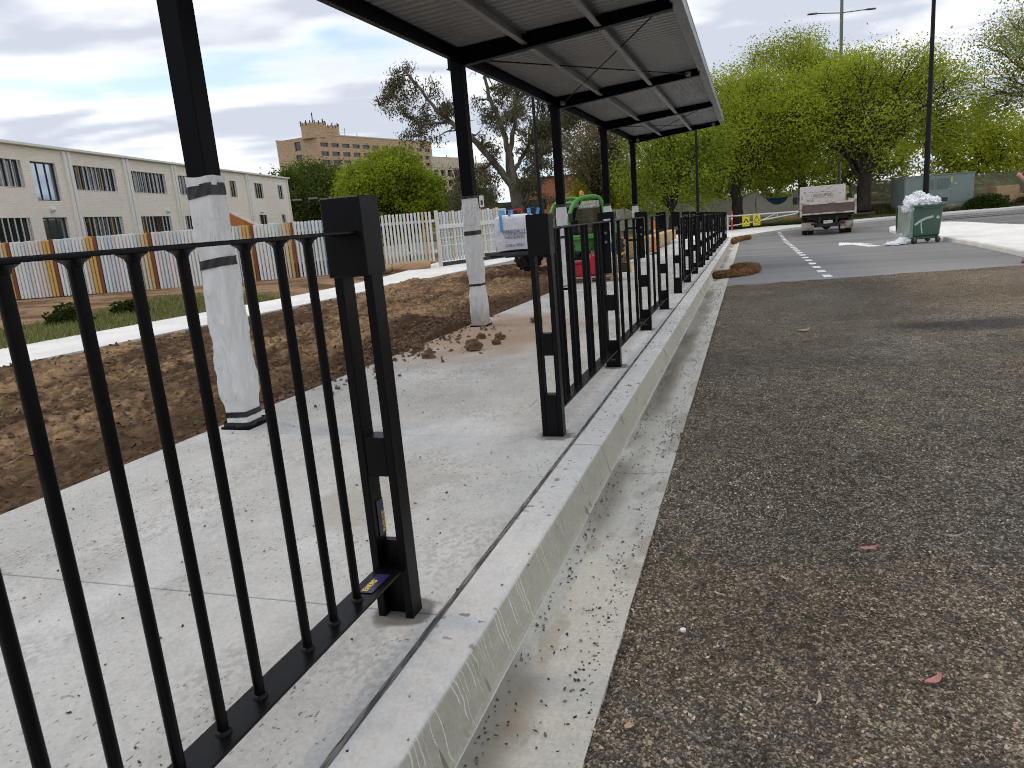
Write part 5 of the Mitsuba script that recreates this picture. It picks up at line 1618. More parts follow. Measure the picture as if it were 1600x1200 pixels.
# ---------------------------------------------------------------- tipper truck
trk = thing('tipper_truck', 'dirty white tipper truck seen from behind with a brown tailgate', 'truck')
tt = frame((3.62, 39.35, -0.815), math.atan2(0.999, 0.035))      # u forward, v to the left
mat('truck_white', lambda p, n, uv: mix(mi.Color3f(0.55, 0.50, 0.43), mi.Color3f(0.22, 0.13, 0.07), 0.85 * smoothstep(0.50, 0.68, fbm(p.x * 2.4, p.y * 2.4, p.z * 3.4, 4))), 0.55)
mat('truck_brown', lambda p, n, uv: mi.Color3f(0.125, 0.085, 0.07) * (0.7 + 0.6 * fbm(p.x * 4, p.y * 4, p.z * 9, 3)), 0.6)
mat('truck_board', lambda p, n, uv: mix(mi.Color3f(0.62, 0.59, 0.55), mi.Color3f(0.25, 0.14, 0.08), 0.7 * smoothstep(0.60, 0.70, fbm(p.x * 7.1, p.y * 7.1, p.z * 7.3, 4))), 0.6)
mat('chassis_black', (0.015, 0.014, 0.013), 0.7)
mat('lens_red', (0.10, 0.02, 0.015), 0.25)
tray = add('tray_floor', tt(box(0.0, 3.5, -1.18, 1.18, 0.98, 1.06)), 'truck_brown', trk)
tgm = add('tailgate', tt(box(-0.06, 0.0, -1.12, 1.12, 1.06, 1.50, b=0.01)), 'truck_brown', trk)
for z0_, z1_ in ((1.00, 1.07), (1.47, 1.55)):
    add('tailgate_rail', tt(box(-0.10, -0.061, -1.16, 1.16, z0_, z1_, b=0.01)), 'truck_white', tgm)
for v_ in (-1.12, -0.40, 0.36, 1.09):
    add('tailgate_rib', tt(box(-0.09, -0.0605, v_ - 0.03, v_ + 0.03, 1.071, 1.469)), 'truck_brown', tgm)
for s in (-1, 1):
    top = [(0.0, 1.06), (3.5, 1.06), (3.5, 1.62), (0.25, 1.62), (0.0, 1.78 if s < 0 else 1.60)]
    m = prism(top, 0.05, axis='y', at=(1.13 if s > 0 else -1.18))
    add('side_gate', tt(m), 'truck_white', trk)
    add('corner_post', tt(box(-0.10, 0.03, s * 1.20 - 0.04, s * 1.20 + 0.04, 0.92, 1.62 if s > 0 else 1.82, b=0.01)), 'truck_white', trk)
hb = add('headboard', tt(box(3.42, 3.47, -1.02, 1.17, 1.07, 2.34, b=0.01)), 'truck_board', trk)


def tback(m):
    """Text plane (x right, y out, z up) on to the rear of the truck: right is -v."""
    v = m.vertices
    q = trimesh.Trimesh(np.stack([v[:, 1], -v[:, 0], v[:, 2]], 1), m.faces, process=False)
    return tt(q)


mat('faded_print', (0.20, 0.13, 0.10), 0.7)
sign_text('LANDSCAPING', 0.15, -0.10, 1.87, 3.418, tback, 'faded_print', hb, width=1.0)
add('printed_rule', [tback(box(-0.75, 0.60, 3.414, 3.417, 2.02, 2.035)), tback(box(-0.65, 0.45, 3.414, 3.417, 1.73, 1.745))], 'faded_print', hb)
# load of soil in the tray
add('soil_load', tt(grid(np.linspace(0.05, 3.4, 24), np.linspace(-1.12, 1.12, 18), lambda X, Y: 1.40 + 0.16 * meshkit.fbm(np.stack([X * 2, Y * 2, 0 * X], -1), 3, 4) - 0.1 * abs(Y))), 'clod', trk, smooth=True)
add('chassis', [tt(box(-0.25, 5.6, s * 0.38 - 0.05, s * 0.38 + 0.05, 0.62, 0.88)) for s in (-1, 1)] + [tt(box(-0.2, 0.0, -0.75, 0.75, 0.50, 0.60)), tt(box(0.2, 0.5, -0.9, 0.9, 0.75, 0.97)), tt(put(trimesh.creation.icosphere(subdivisions=2, radius=0.24), (1.15, 0, 0.46)))], 'chassis_black', trk)
add('axle', [tt(bar((u, -0.95, 0.43), (u, 0.95, 0.43), 0.09)) for u in (1.15, 4.6)], 'chassis_black', trk)
for u, vs in ((1.15, (-1.0, -0.72, 0.72, 1.0)), (4.6, (-0.92, 0.92))):
    for v_ in vs:
        wheel(trk, 'wheel', lambda m, u=u, v_=v_: tt(put(m, (u, v_, 0.43))), 0.43, 0.24, 'chassis_black', lugs=22)
for s in (-1, 1):
    add('mudflap', tt(box(0.52, 0.54, s * 0.88 - 0.29, s * 0.88 + 0.29, 0.24, 0.62, b=0.004)), 'truck_white', trk)
    add('mudguard', tt(box(0.54, 1.8, s * 0.92 - 0.27, s * 0.92 + 0.27, 0.90, 0.94)), 'chassis_black', trk)
    lp_ = add('tail_lamp', tt(box(-0.24, -0.19, s * 0.62 - 0.14, s * 0.62 + 0.14, 0.56, 0.62, b=0.01)), 'lens_red', trk)
npb = add('number_plate', tt(box(-0.225, -0.215, -0.20, 0.20, 0.56, 0.70, b=0.003)), 'white_trim', trk)
sign_text('YMF 11I', 0.075, 0.0, 0.63, -0.2265, tback, 'faded_print', npb, width=0.32)
add('tow_bar', [tt(box(-0.24, -0.18, -0.5, 0.5, 0.40, 0.50)), tt(put(trimesh.creation.icosphere(subdivisions=1, radius=0.05), (-0.3, 0, 0.5)))], 'chassis_black', trk)
cb = add('cab', tt(cat([box(3.75, 5.5, -0.95, 0.95, 0.75, 1.5, b=0.06), hexa([[u, v_, z] for (z, u0, u1, w_) in ((1.5, 3.75, 5.45, 0.93), (2.22, 3.8, 5.0, 0.84)) for v_ in (-w_, w_) for u in (u0, u1)])])), 'truck_white', trk)
add('rear_window', tt(box(3.74, 3.75, -0.6, 0.6, 1.6, 2.1)), 'dark_glass', cb)
for s in (-1, 1):
    add('mirror', [tt(bar((5.3, s * 0.95, 1.75), (5.3, s * 1.30, 1.75), 0.02)), tt(box(5.26, 5.32, s * 1.36 - 0.12, s * 1.36 + 0.12, 1.45, 1.85, b=0.02))], 'chassis_black', trk)

# ---------------------------------------------------------------- wheelie bin with plastic
bn = thing('wheelie_bin', 'green four wheeled rubbish bin overflowing with white plastic on the asphalt', 'bin')
bz = float(road_z(27.2)) + 0.004
bt = frame((5.33, 27.45, bz), 0.26)        # u right, v back
mat('bin_green', lambda p, n, uv: mix(mi.Color3f(0.022, 0.075, 0.042), mi.Color3f(0.045, 0.10, 0.065), fbm(p.x * 3, p.y * 3, p.z * 3, 3)), 0.32)
mat('bin_scuff', (0.42, 0.48, 0.45), 0.7)


def taper(x0, x1, y0, y1, z0, z1, k, b=0.05):
    m = box(x0, x1, y0, y1, z0, z1, b=b)
    t = (m.vertices[:, 2] - z0) / (z1 - z0)
    m.vertices[:, :2] *= (k + (1 - k) * t)[:, None]
    return m


add('body', [bt(taper(-0.50, 0.50, -0.40, 0.42, 0.22, 1.18, 0.86)), bt(box(-0.36, 0.36, -0.30, 0.34, 0.14, 0.23, b=0.02))], 'bin_green', bn, smooth=25)
add('rim', [bt(box(-0.57, 0.57, -0.47, -0.40, 1.14, 1.22, b=0.02)), bt(box(-0.57, 0.57, 0.40, 0.48, 1.14, 1.22, b=0.02)), bt(box(-0.57, -0.50, -0.41, 0.41, 1.14, 1.22, b=0.02)), bt(box(0.50, 0.57, -0.41, 0.41, 1.14, 1.22, b=0.02))], 'bin_green', bn)
add('handle', [bt(bar((-0.25, -0.50, 1.12), (0.25, -0.50, 1.12), 0.02)), bt(bar((0.28, -0.50, 1.12), (0.52, -0.50, 1.12), 0.02))], 'bin_green', bn)
add('lid', bt(put(lbox(1.14, 0.04, 0.88, 0.01), (0, 0.52, 0.76), rx=-0.06)), 'bin_green', bn)
for x, y in ((-0.36, -0.32), (0.38, -0.32), (-0.36, 0.32), (0.38, 0.32)):
    w = add('castor', bt(put(lathe([(0.0, -0.022), (0.085, -0.022), (0.095, 0), (0.085, 0.022), (0.0, 0.022)], 18), (x, y, 0.095), rx=PI / 2, rz=0.4 * x)), 'rubber', bn)
    add('fork', [bt(box(x - 0.03, x + 0.03, y - 0.045, y - 0.03, 0.09, 0.22)), bt(box(x - 0.03, x + 0.03, y + 0.03, y + 0.045, 0.09, 0.22))], 'bolt_steel', w)
sc = sg.LineString([(-0.36, 0.62), (-0.22, 0.72), (-0.02, 0.80), (0.16, 0.83)]).buffer(0.035).union(sg.LineString([(-0.18, 0.72), (-0.17, 0.50), (-0.14, 0.34)]).buffer(0.02)).union(sg.Point(0.33, 0.80).buffer(0.05))
scm = prism(sc, 0.004, axis='y', at=0)
tk = (scm.vertices[:, 2] - 0.22) / 0.96
scm.vertices[:, 1] += -0.402 * (0.86 + 0.14 * tk) - 0.004
add('pale_scuff', bt(scm), 'bin_scuff', bn)  # highlight on the bin front, painted as a thin pale shape
scene['film_plastic'] = {'type': 'twosided', 'bsdf': {'type': 'principled', 'base_color': rgb((0.82, 0.83, 0.85)), 'roughness': 0.3, 'specular': 0.6}}
scene['clear_film'] = {'type': 'blendbsdf', 'weight': 0.42, 'a': {'type': 'null'}, 'b': {'type': 'twosided', 'bsdf': {'type': 'principled', 'base_color': rgb((0.55, 0.62, 0.58)), 'roughness': 0.25, 'specular': 0.6}}}
rb = np.random.default_rng(8)


def crumple(r, seed, k=1.0, sub=4):
    m = trimesh.creation.icosphere(subdivisions=sub, radius=1.0)
    v = m.vertices
    n1 = np.abs(meshkit.fbm(v * 2.2 + seed * 3.1, 4, seed) - 0.5) * 2
    n2 = np.abs(meshkit.fbm(v * 3.4 + seed, 2, seed + 1) - 0.5) * 2
    v = v * (0.78 + 0.75 * n1 + 0.35 * n2)[:, None] * r
    return trimesh.Trimesh(v * np.array([1.15, 1.0, 0.75 * k]), m.faces, process=False)


pile = thing('plastic_waste', 'heap of crumpled white plastic sheeting on top of the green bin', 'plastic sheeting')
for i, (x, y, z, r) in enumerate(((-0.25, 0.0, 1.30, 0.24), (0.02, -0.1, 1.32, 0.24), (0.28, 0.0, 1.28, 0.22), (-0.08, 0.1, 1.46, 0.20), (-0.30, 0.1, 1.40, 0.2), (0.15, 0.15, 1.40, 0.2), (-0.55, -0.25, 1.15, 0.17), (-0.46, -0.30, 1.28, 0.16), (-0.14, -0.05, 1.56, 0.13), (0.36, -0.1, 1.34, 0.14))):
    add('bundle', bt(put(crumple(r, 60 + i), (x, y, z), rz=i)), 'film_plastic', pile, smooth=25)
sheet_ = thing('plastic_film', 'translucent plastic film hanging down the left side of the green bin', 'plastic sheeting')
U, Wv = np.meshgrid(np.linspace(-0.52, 0.36, 40), np.linspace(0, 1, 50), indexing='xy')
fo = 0.045 * np.sin(U * 26 + 4 * meshkit.noise(np.stack([U * 4, Wv * 2, 0 * U], -1), 3)) * (0.3 + 0.7 * Wv) + 0.05 * (meshkit.fbm(np.stack([U * 5, Wv * 5, 0 * U], -1), 3, 5) - 0.5)
X_ = -0.60 - 0.10 * Wv ** 2 + fo * 0.8
Y_ = U * (1 - 0.18 * Wv) - 0.05
Z_ = 1.24 - 1.20 * Wv
V = np.stack([X_, Y_, Z_], -1).reshape(-1, 3)
nn = 40
q = np.array([[i * nn + j, i * nn + j + 1, (i + 1) * nn + j + 1, (i + 1) * nn + j] for i in range(49) for j in range(39)])
add('hanging_sheet', bt(M(V, q)), 'clear_film', sheet_, smooth=True)
V2 = V.copy()
V2[:, 1] = -0.46 - 0.02 * np.sin(V2[:, 1] * 30) - 0.02
V2[:, 0] = -0.62 + (V[:, 1] + 0.52) * 0.17
V2[:, 2] = 1.22 - (1.22 - V[:, 2]) * 0.85
add('hanging_sheet', bt(M(V2, q)), 'clear_film', sheet_, smooth=True)
add('plastic_scrap', bt(put(crumple(0.23, 91, 0.42), (-0.98, -0.28, 0.06))), 'film_plastic', label='scrap of clear plastic lying on the asphalt left of the bin', cat_='plastic sheeting', smooth=25)
add('plastic_scrap', bt(put(crumple(0.17, 92, 0.9), (-0.66, -0.22, 0.12))), 'film_plastic', label='crumpled plastic bunched against the foot of the bin', cat_='plastic sheeting', smooth=25)

# ---------------------------------------------------------------- grey kiosk cabinet
kc = thing('substation_cabinet', 'large grey green electrical kiosk cabinet with louvres behind the bin', 'electrical cabinet')
kf = frame((9.55, 54.6, -0.36), 0.31)      # u along the front, v back
mat('kiosk_green', lambda p, n, uv: mi.Color3f(0.21, 0.26, 0.24) * (0.88 + 0.25 * fbm(p.x * 1.2, p.y * 1.2, p.z * 1.2, 3)), 0.5)
KL = 4.5
add('body', [kf(box(0, KL, 0.0, 1.7, 0.12, 1.93, b=0.01)), kf(box(-0.05, KL + 0.05, -0.05, 1.75, 1.94, 2.03, b=0.02))], 'kiosk_green', kc)
add('plinth', kf(box(0.02, KL - 0.02, 0.02, 1.68, -0.35, 0.118)), 'kerb_concrete', kc)
for a, b_ in ((0.06, 1.10), (1.14, 1.95), (1.99, 2.95), (2.99, KL - 0.06)):
    dr_ = add('door', kf(box(a, b_, -0.022, -0.001, 0.20, 1.88, b=0.004)), 'kiosk_green', kc)
for a, b_ in ((1.22, 1.88), (2.08, 2.88)):
    for i in range(9):
        add('louvre', kf(put(lbox(b_ - a, 0.03, 0.06), ((a + b_) / 2, -0.037, 1.12 + i * 0.075), rx=0.5)), 'kiosk_green', kc)
gr = add('lower_grille', kf(box(1.80, 2.80, -0.034, -0.023, 0.30, 0.55)), 'charcoal_wall', kc)
mat('sign_yellow', (0.72, 0.62, 0.02), 0.45)
add('warning_strip', kf(box(2.96, 3.05, -0.034, -0.023, 1.45, 1.80)), 'sign_yellow', kc)
add('warning_label', kf(box(3.20, 3.36, -0.034, -0.023, 1.34, 1.40)), 'sign_yellow', kc)
add('name_label', [kf(box(0.5, 0.85, -0.034, -0.023, 0.98, 1.03)), kf(box(0.7, 0.86, -0.034, -0.023, 1.06, 1.12)), kf(box(0.5, 0.80, -0.034, -0.023, 0.88, 0.95))], 'white_trim', kc)
for x, z in ((2.9, 1.08), (2.35, 0.80), (1.05, 1.05)):
    add('handle', kf(box(x - 0.09, x + 0.09, -0.055, -0.023, z - 0.018, z + 0.018, b=0.006)), 'white_trim', kc)

# sandstone blocks right of the cabinet
for k, (x, y, z, sx, sz, lab) in enumerate(((15.2, 56.7, -0.30, 1.15, 0.62, 'left bottom sandstone block of the stack at the right edge'), (16.5, 57.1, -0.28, 1.35, 0.60, 'right bottom sandstone block of the stack at the right edge'), (15.75, 56.9, 0.30, 1.45, 0.60, 'top sandstone block of the stack at the right edge'))):
    m = trimesh.creation.icosphere(subdivisions=3, radius=1.0)
    v = m.vertices * (1 + 0.10 * (meshkit.fbm(m.vertices * 2 + k * 5, 3, k) - 0.5))[:, None]
    v = np.clip(v * 1.65, -1, 1) + 0.04 * (meshkit.fbm(m.vertices * 4 + k, 3, 7) - 0.5)[:, None]
    add('sandstone_block', put(trimesh.Trimesh(v * np.array([sx / 2, 0.45, sz / 2]), m.faces, process=False), (x, y, z), rz=0.3), 'sandstone', label=lab, cat_='stone block', smooth=40)

# block wall along the far end of the footpath
wl = thing('sandstone_wall', 'low wall of tan sandstone blocks along the left edge of the footpath', 'wall')
yy = 27.6
k = 0
while yy < 43:
    ln = 1.15 + 0.25 * ((k * 37) % 10) / 10
    m = trimesh.creation.icosphere(subdivisions=3, radius=1.0)
    v = np.clip(m.vertices * (1.7 + 0.06 * (meshkit.fbm(m.vertices * 3 + k, 3, k) - 0.5)[:, None]), -1, 1) + 0.05 * (meshkit.fbm(m.vertices * 4 + k, 3, 7) - 0.5)[:, None]
    add('block', put(trimesh.Trimesh(v * np.array([0.28, ln / 2 - 0.02, 0.30]), m.faces, process=False), (-4.05 - 0.01 * (k % 3) - 0.012 * (yy - 27), yy + ln / 2, float(foot_z(yy)) + 0.24)), 'sandstone', wl, smooth=40)
    yy += ln
    k += 1

# ---------------------------------------------------------------- boom gate with warning signs
bg = thing('boom_gate', 'white tubular boom gate carrying two yellow warning signs', 'gate')
mat('gate_white', (0.66, 0.66, 0.65), 0.45)
ga, gb = np.array([-1.25, 49.0]), np.array([2.95, 50.35])
gp_ = lambda t, z: np.array([*(ga + (gb - ga) * t), z])
gl = float(far_path_z(np.array(0.0), np.array(48.0)))
add('post', [bar((ga[0], ga[1], gl - 0.1), (ga[0], ga[1], 0.26), 0.06, 12)], 'gate_white', bg)
add('boom', [bar(gp_(0, 0.17), gp_(1.0, 0.115), 0.045, 10)], 'gate_white', bg, smooth=40)
add('lower_tube', [tube([gp_(0, -0.42), gp_(0.12, -0.40), gp_(0.96, 0.0), gp_(0.99, 0.10)], 0.038, 10)], 'gate_white', bg, smooth=40)
add('strut', [bar(gp_(0.48, -0.23), gp_(0.70, 0.13), 0.028, 8)], 'gate_white', bg)
add('strut', [bar(gp_(0.70, -0.12), gp_(0.70, 0.13), 0.028, 8)], 'gate_white', bg)
gang = math.atan2(gb[1] - ga[1], gb[0] - ga[0])
mat('sign_black', (0.012, 0.012, 0.012), 0.5)
for t, kind in ((0.255, 'hump'), (0.405, 'warn')):
    c = gp_(t, -0.19)
    sf = frame((c[0] + 0.06 * math.sin(gang), c[1] - 0.06 * math.cos(gang), c[2]), gang)
    s = add('warning_sign', sf(box(-0.225, 0.225, -0.008, 0.0, -0.33, 0.33, b=0.002)), 'sign_yellow', bg)
    if kind == 'hump':
        g_ = sg.LineString([(-0.13, -0.08), (-0.10, -0.06), (-0.05, 0.06), (0.0, 0.09), (0.05, 0.06), (0.10, -0.06), (0.13, -0.08)]).buffer(0.032)
        tx = [('SPEED', 0.05, 0.25), ('HUMP', 0.05, -0.25)]
    else:
        tri = sg.Polygon([(-0.17, -0.06), (0.17, -0.06), (0, 0.25)]).buffer(0.02)
        g_ = tri.difference(tri.buffer(-0.035)).union(sg.box(-0.014, 0.06, 0.014, 0.15)).union(sg.Point(0, 0.02).buffer(0.018))
        tx = [('WARNING', 0.05, -0.15), ('ROAD HUMPS', 0.045, -0.25)]
    add('symbol', sf(prism(g_, 0.003, axis='y', at=-0.0115)), 'sign_black', s)
    for a, h, z in tx:
        sign_text(a, h, 0, z, -0.0085, sf, 'sign_black', s, width=0.34)
mat('bollard_red', (0.60, 0.045, 0.03), 0.45)
mat('bollard_orange', (0.80, 0.20, 0.03), 0.45)


def bollard(x, y, z, h, m, lab, tip):
    b_ = thing('bollard', lab, 'bollard')
    r = 0.055
    prof = [(0.0, h), (r * (0.3 if tip else 0.9), h - 0.02), (r, h * 0.78), (r * 1.05, 0.08)]
    add('post', put(lathe(prof[::-1][:1] + prof[::-1][1:], 14), (x, y, z)), m, b_, smooth=40)
    for k in (0.52, 0.66):
        add('reflective_band', put(lathe([(r * 1.12, h * k), (r * 1.12, h * (k + 0.08))], 14), (x, y, z)), 'white_trim', b_, smooth=40)
    add('base', put(lathe([(0.0, 0.09), (0.07, 0.09), (0.13, 0.02), (0.17, 0.02), (0.17, 0.0)], 14), (x, y, z)), 'black_plastic' if not tip else m, b_)


bollard(-0.98, 48.6, gl, 1.28, 'bollard_red', 'red pointed traffic bollard standing by the end of the boom gate', True)
bollard(-3.26, 27.6, float(foot_z(27.6)), 1.20, 'bollard_orange', 'orange traffic bollard with a white band beside the sandstone block wall', False)

# ---------------------------------------------------------------- lamp posts, mast, sign posts
mat('pole_dark', (0.006, 0.006, 0.009), 0.4, spec=0.2)
mat('pole_grey', (0.16, 0.165, 0.17), 0.5)


def lamp_post(lab, x, y, z, h, r0_, r1_, arm=1.6, ang=0.0, m='pole_dark', arms=1, az=None):
    t = thing('lamp_post', lab, 'lamp post')
    add('pole', tube([(x, y, z), (x, y, z + h * 0.5), (x, y, z + h)], [r0_, (r0_ + r1_) / 2, r1_], 14), m, t, smooth=40)
    add('base_plate', [put(lbox(r0_ * 4, r0_ * 4, 0.03, 0.004), (x, y, z + 0.015))], m, t)
    for k in range(arms):
        a = ang + PI * k
        d = np.array([math.cos(a), math.sin(a), 0])
        p = np.array([x, y, az if az else z + h - 0.12])
        add('arm', bar(p - d * 0.05, p + d * arm + np.array([0, 0, 0.10]), 0.04, 8), m, t)
        add('lantern', put(lbox(0.75, 0.30, 0.10, 0.03), p + d * (arm + 0.35) + np.array([0, 0, 0.10]), rz=a), m, t)
    return t


lamp_post('tall dark tapered lamp post right of the bin, cut off by the top edge', 7.75, 39.2, float(road_z(37)) + 0.13, 10.5, 0.135, 0.075, 1.6, 0.3)
lamp_post('thin dark lamp post behind the bulk bag, passing before the gum tree', -7.95, 29.6, -0.30, 6.9, 0.085, 0.055, 1.2, 2.0)
lamp_post('thin dark lamp post beyond the far end of the canopy', -2.75, 44.6, -0.72, 6.4, 0.09, 0.055, 1.2, 0.8)
lamp_post('tall grey lamp mast rising above the green trees', 7.0, 67.5, -0.3, 19.0, 0.16, 0.11, 1.9, 0.31, 'pole_grey', 2, az=14.45)
tl = thing('floodlight_pole', 'low pole with two small floodlight heads before the dark green tree', 'lamp post')
add('pole', bar((-36.1, 57.5, -1), (-36.1, 57.5, 3.95), 0.07, 8), 'pole_dark', tl)
add('crossbar', bar((-37.1, 57.2, 3.95), (-35.1, 57.8, 3.95), 0.04, 6), 'pole_dark', tl)
for x in (-37.0, -35.4):
    add('floodlight', put(lbox(0.75, 0.35, 0.16, 0.03), (x, 57.4, 4.05), rz=0.3), 'pole_grey', tl)
for x, y, h, lab, n_ in ((-16.9, 48.0, 2.75, 'narrow pole with a white sign right of the second wrapped column', 0.75), (-13.2, 41.0, 1.75, 'small post with a white square sign left of the bulk bag', 0.42)):
    sp = thing('sign_post', lab, 'sign')
    add('pole', bar((x, y, -0.6), (x, y, h - 0.1), 0.03, 8), 'pole_grey', sp)
    add('panel', put(box(-0.15, 0.15, -0.05, -0.035, -n_ / 2, n_ / 2), (x, y, h - n_ / 2), rz=0.3), 'gate_white', sp)
    add('symbol', put(box(-0.07, 0.07, -0.056, -0.051, -n_ * 0.3, n_ * 0.1), (x, y, h - n_ / 2), rz=0.3), 'charcoal_wall', sp)

# ---------------------------------------------------------------- cloth covered mesh fences
mat('hessian', lambda p, n, uv: mi.Color3f(0.50, 0.45, 0.37) * (0.75 + 0.4 * fbm(p.x * 0.9, p.y * 0.9, p.z * 1.3, 4)), 0.95, bump=lambda p, n, uv: fbm(p.x * 3, p.y * 3, p.z * 1.2, 3), bscale=0.15)
scene['dark_mesh'] = {'type': 'blendbsdf', 'weight': 0.62, 'a': {'type': 'null'}, 'b': {'type': 'twosided', 'bsdf': {'type': 'diffuse', 'reflectance': rgb((0.24, 0.225, 0.185))}}}


def mesh_fence(name, lab, pts, zb, h, m, step_, sag, seed):
    t = thing(name, lab, 'fence')
    ln = sg.LineString(pts)
    Ls = ln.length
    nps = int(Ls / step_)
    for i in range(nps + 1):
        p = ln.interpolate(Ls * i / nps)
        z = float(np.interp(i / nps, np.linspace(0, 1, len(zb)), zb))
        add('post', bar((p.x, p.y, z - 0.2), (p.x, p.y, z + h + 0.12), 0.035, 6), 'pole_dark', t)
        if i < nps:
            N = 26
            V = []
            for a in np.linspace(0.003, 0.997, N):
                pp = ln.interpolate(Ls * (i + a) / nps)
                zz = float(np.interp((i + a) / nps, np.linspace(0, 1, len(zb)), zb))
                s_ = sag[(i + seed) % len(sag)]
                for b_ in np.linspace(0, 1, 8):
                    dip = s_ * math.sin(PI * a) ** 1.4 * b_
                    off = 0.10 * (meshkit.noise(np.array([a * 4 + i * 3, b_ * 2, seed]), 2) - 0.5)
                    V.append([pp.x + off, pp.y - 0.05 + off, zz + 0.03 + (h - dip) * b_])
            q = np.array([[k_ * 8 + j, k_ * 8 + j + 1, (k_ + 1) * 8 + j + 1, (k_ + 1) * 8 + j] for k_ in range(N - 1) for j in range(7)])
            add('cloth', M(np.array(V), q), m, t, smooth=True)
    return t


mesh_fence('mesh_fence', 'temporary fence hung with sagging beige cloth behind the boom gate', [(-11.0, 51.5), (-4.0, 54.3), (3.4, 57.4), (6.3, 58.4)], [-0.72, -0.55, -0.30, -0.18], 1.75, 'hessian', 3.1, [0.05, 0.0, 0.65, 0.1, 0.35, 1.0], 1)
mesh_fence('mesh_fence', 'dark green mesh fence running behind the grey cabinet and shrubs', [(6.8, 58.6), (14.0, 60.6), (26.0, 63.6)], [-0.15, -0.3, -0.45], 1.75, 'dark_mesh', 3.6, [0.0, 0.03], 2)
mesh_fence('mesh_fence', 'low beige cloth fence beyond the side path, left of the bulk bag', [(-20.5, 36.5), (-15.0, 39.0), (-8.5, 41.0)], [-0.75, -0.8, -0.85], 1.05, 'hessian', 2.9, [0.03, 0.06], 3)
add('sandstone_block', put(trimesh.Trimesh(np.clip(trimesh.creation.icosphere(subdivisions=3).vertices * 1.6, -1, 1) * np.array([0.6, 0.4, 0.28]), trimesh.creation.icosphere(subdivisions=3).faces, process=False), (-11.9, 33.5, -0.15), rz=0.4), 'sandstone', label='single pale sandstone block right beside the second wrapped column, far off', cat_='stone block', smooth=40)
sh = thing('plastic_crate', 'blue plastic crate seen through the gap in the beige cloth fence', 'crate')
add('body', put(lbox(1.5, 1.0, 1.0, 0.06), (1.9, 60.8, 0.4), rz=0.3), 'can_blue', sh)
add('rim', put(lbox(1.6, 1.1, 0.08, 0.02), (1.9, 60.8, 0.95), rz=0.3), 'can_blue', sh)
add('rubble_bag', put(crumple(0.5, 77), (0.55, 60.4, 0.05)), 'film_plastic', label='white sack lying beside the blue crate behind the beige fence', cat_='sack', smooth=25)

# ---------------------------------------------------------------- parked vehicles far behind


def car(lab, x, y, z, ang, m, L=4.4, W=1.8, H=1.45, van=False):
    t = thing('parked_van' if van else 'parked_car', lab, 'van' if van else 'car')
    f_ = frame((x, y, z), ang)
    add('body', [f_(box(-L / 2, L / 2, -W / 2, W / 2, 0.3, 0.85 if not van else 1.1, b=0.12)), f_(hexa([[u, v_, zz] for (zz, u0, u1, w_) in ((0.83 if not van else 1.08, -L * 0.42, L * (0.22 if not van else 0.40), W * 0.48), (H, -L * (0.30 if not van else 0.42), L * (0.08 if not van else 0.30), W * 0.40)) for v_ in (-w_, w_) for u in (u0, u1)]))], m, t)
    for s in (-1, 1):
        add('side_window', f_(hexa([[u, s * (w_ + d), zz] for (zz, u0, u1, w_) in ((0.90 if not van else 1.15, -L * 0.36, L * 0.17, W * 0.473), (H - 0.08, -L * 0.29, L * 0.07, W * 0.412)) for d in (0.002, 0.008) for u in (u0, u1)])), 'dark_glass', t)
        for u in (-L * 0.31, L * 0.31):
            add('wheel', f_(put(lathe([(0.0, -0.1), (0.30, -0.1), (0.33, 0.0), (0.30, 0.1), (0.0, 0.1)], 16), (u, s * (W / 2 - 0.09), 0.33), rx=PI / 2)), 'rubber', t)


mat('car_white', (0.62, 0.63, 0.64), 0.25, clearcoat=1.0)
mat('car_red', (0.35, 0.02, 0.02), 0.25, clearcoat=1.0)
car('white parked car far behind, between the second wrapped column and the bulk bag', -24.2, 74.0, -0.75, 0.5, 'car_white')
car('red parked car far behind, half hidden by the second wrapped column', -27.4, 76.5, -0.75, 0.5, 'car_red')
car('white van parked far behind, between the fourth and fifth canopy columns', -10.6, 72.5, 0.1, 0.3, 'car_white', 5.0, 2.0, 2.0, True)
ru = thing('timber_play_roof', 'orange timber gable roof with a white edge rising above the picket fence', 'play hut')
rof = frame((-20.4, 27.6, 1.4), 0.45)
add('roof_slope', rof(prism([(-0.75, 0.0), (0.85, 0.0), (0.85, 0.12), (-0.62, 1.02), (-0.75, 0.95)], 0.7, axis='y', at=-0.3)), 'timber_orange', ru)
add('edge_board', rof(put(lbox(1.85, 0.06, 0.07), (0.12, -0.35, 0.66), ry=0.545)), 'gate_white', ru)
add('posts', [rof(box(x - 0.05, x + 0.05, -0.2, -0.1, -2.2, 0.0)) for x in (-0.6, 0.7)], 'timber_orange', ru, kind='stuff')
for i in range(5):
    add('batten', rof(put(lbox(0.05, 0.05, 0.82 - 0.14 * i), (-0.55 + 0.28 * i, -0.33, 0.40 - 0.07 * i))), 'timber_orange', ru)
mat('timber_orange', lambda p, n, uv: mi.Color3f(0.42, 0.17, 0.05) * (0.7 + 0.6 * fbm(p.x * 6, p.y * 6, p.z * 2, 3)), 0.8)

# ---------------------------------------------------------------- brown fibre logs in the gutter
mat('coir', lambda p, n, uv: mi.Color3f(0.21, 0.115, 0.052) * (0.55 + 0.9 * fbm(p.x * 30, p.y * 30, p.z * 30, 3)), 0.95, spec=0.1)


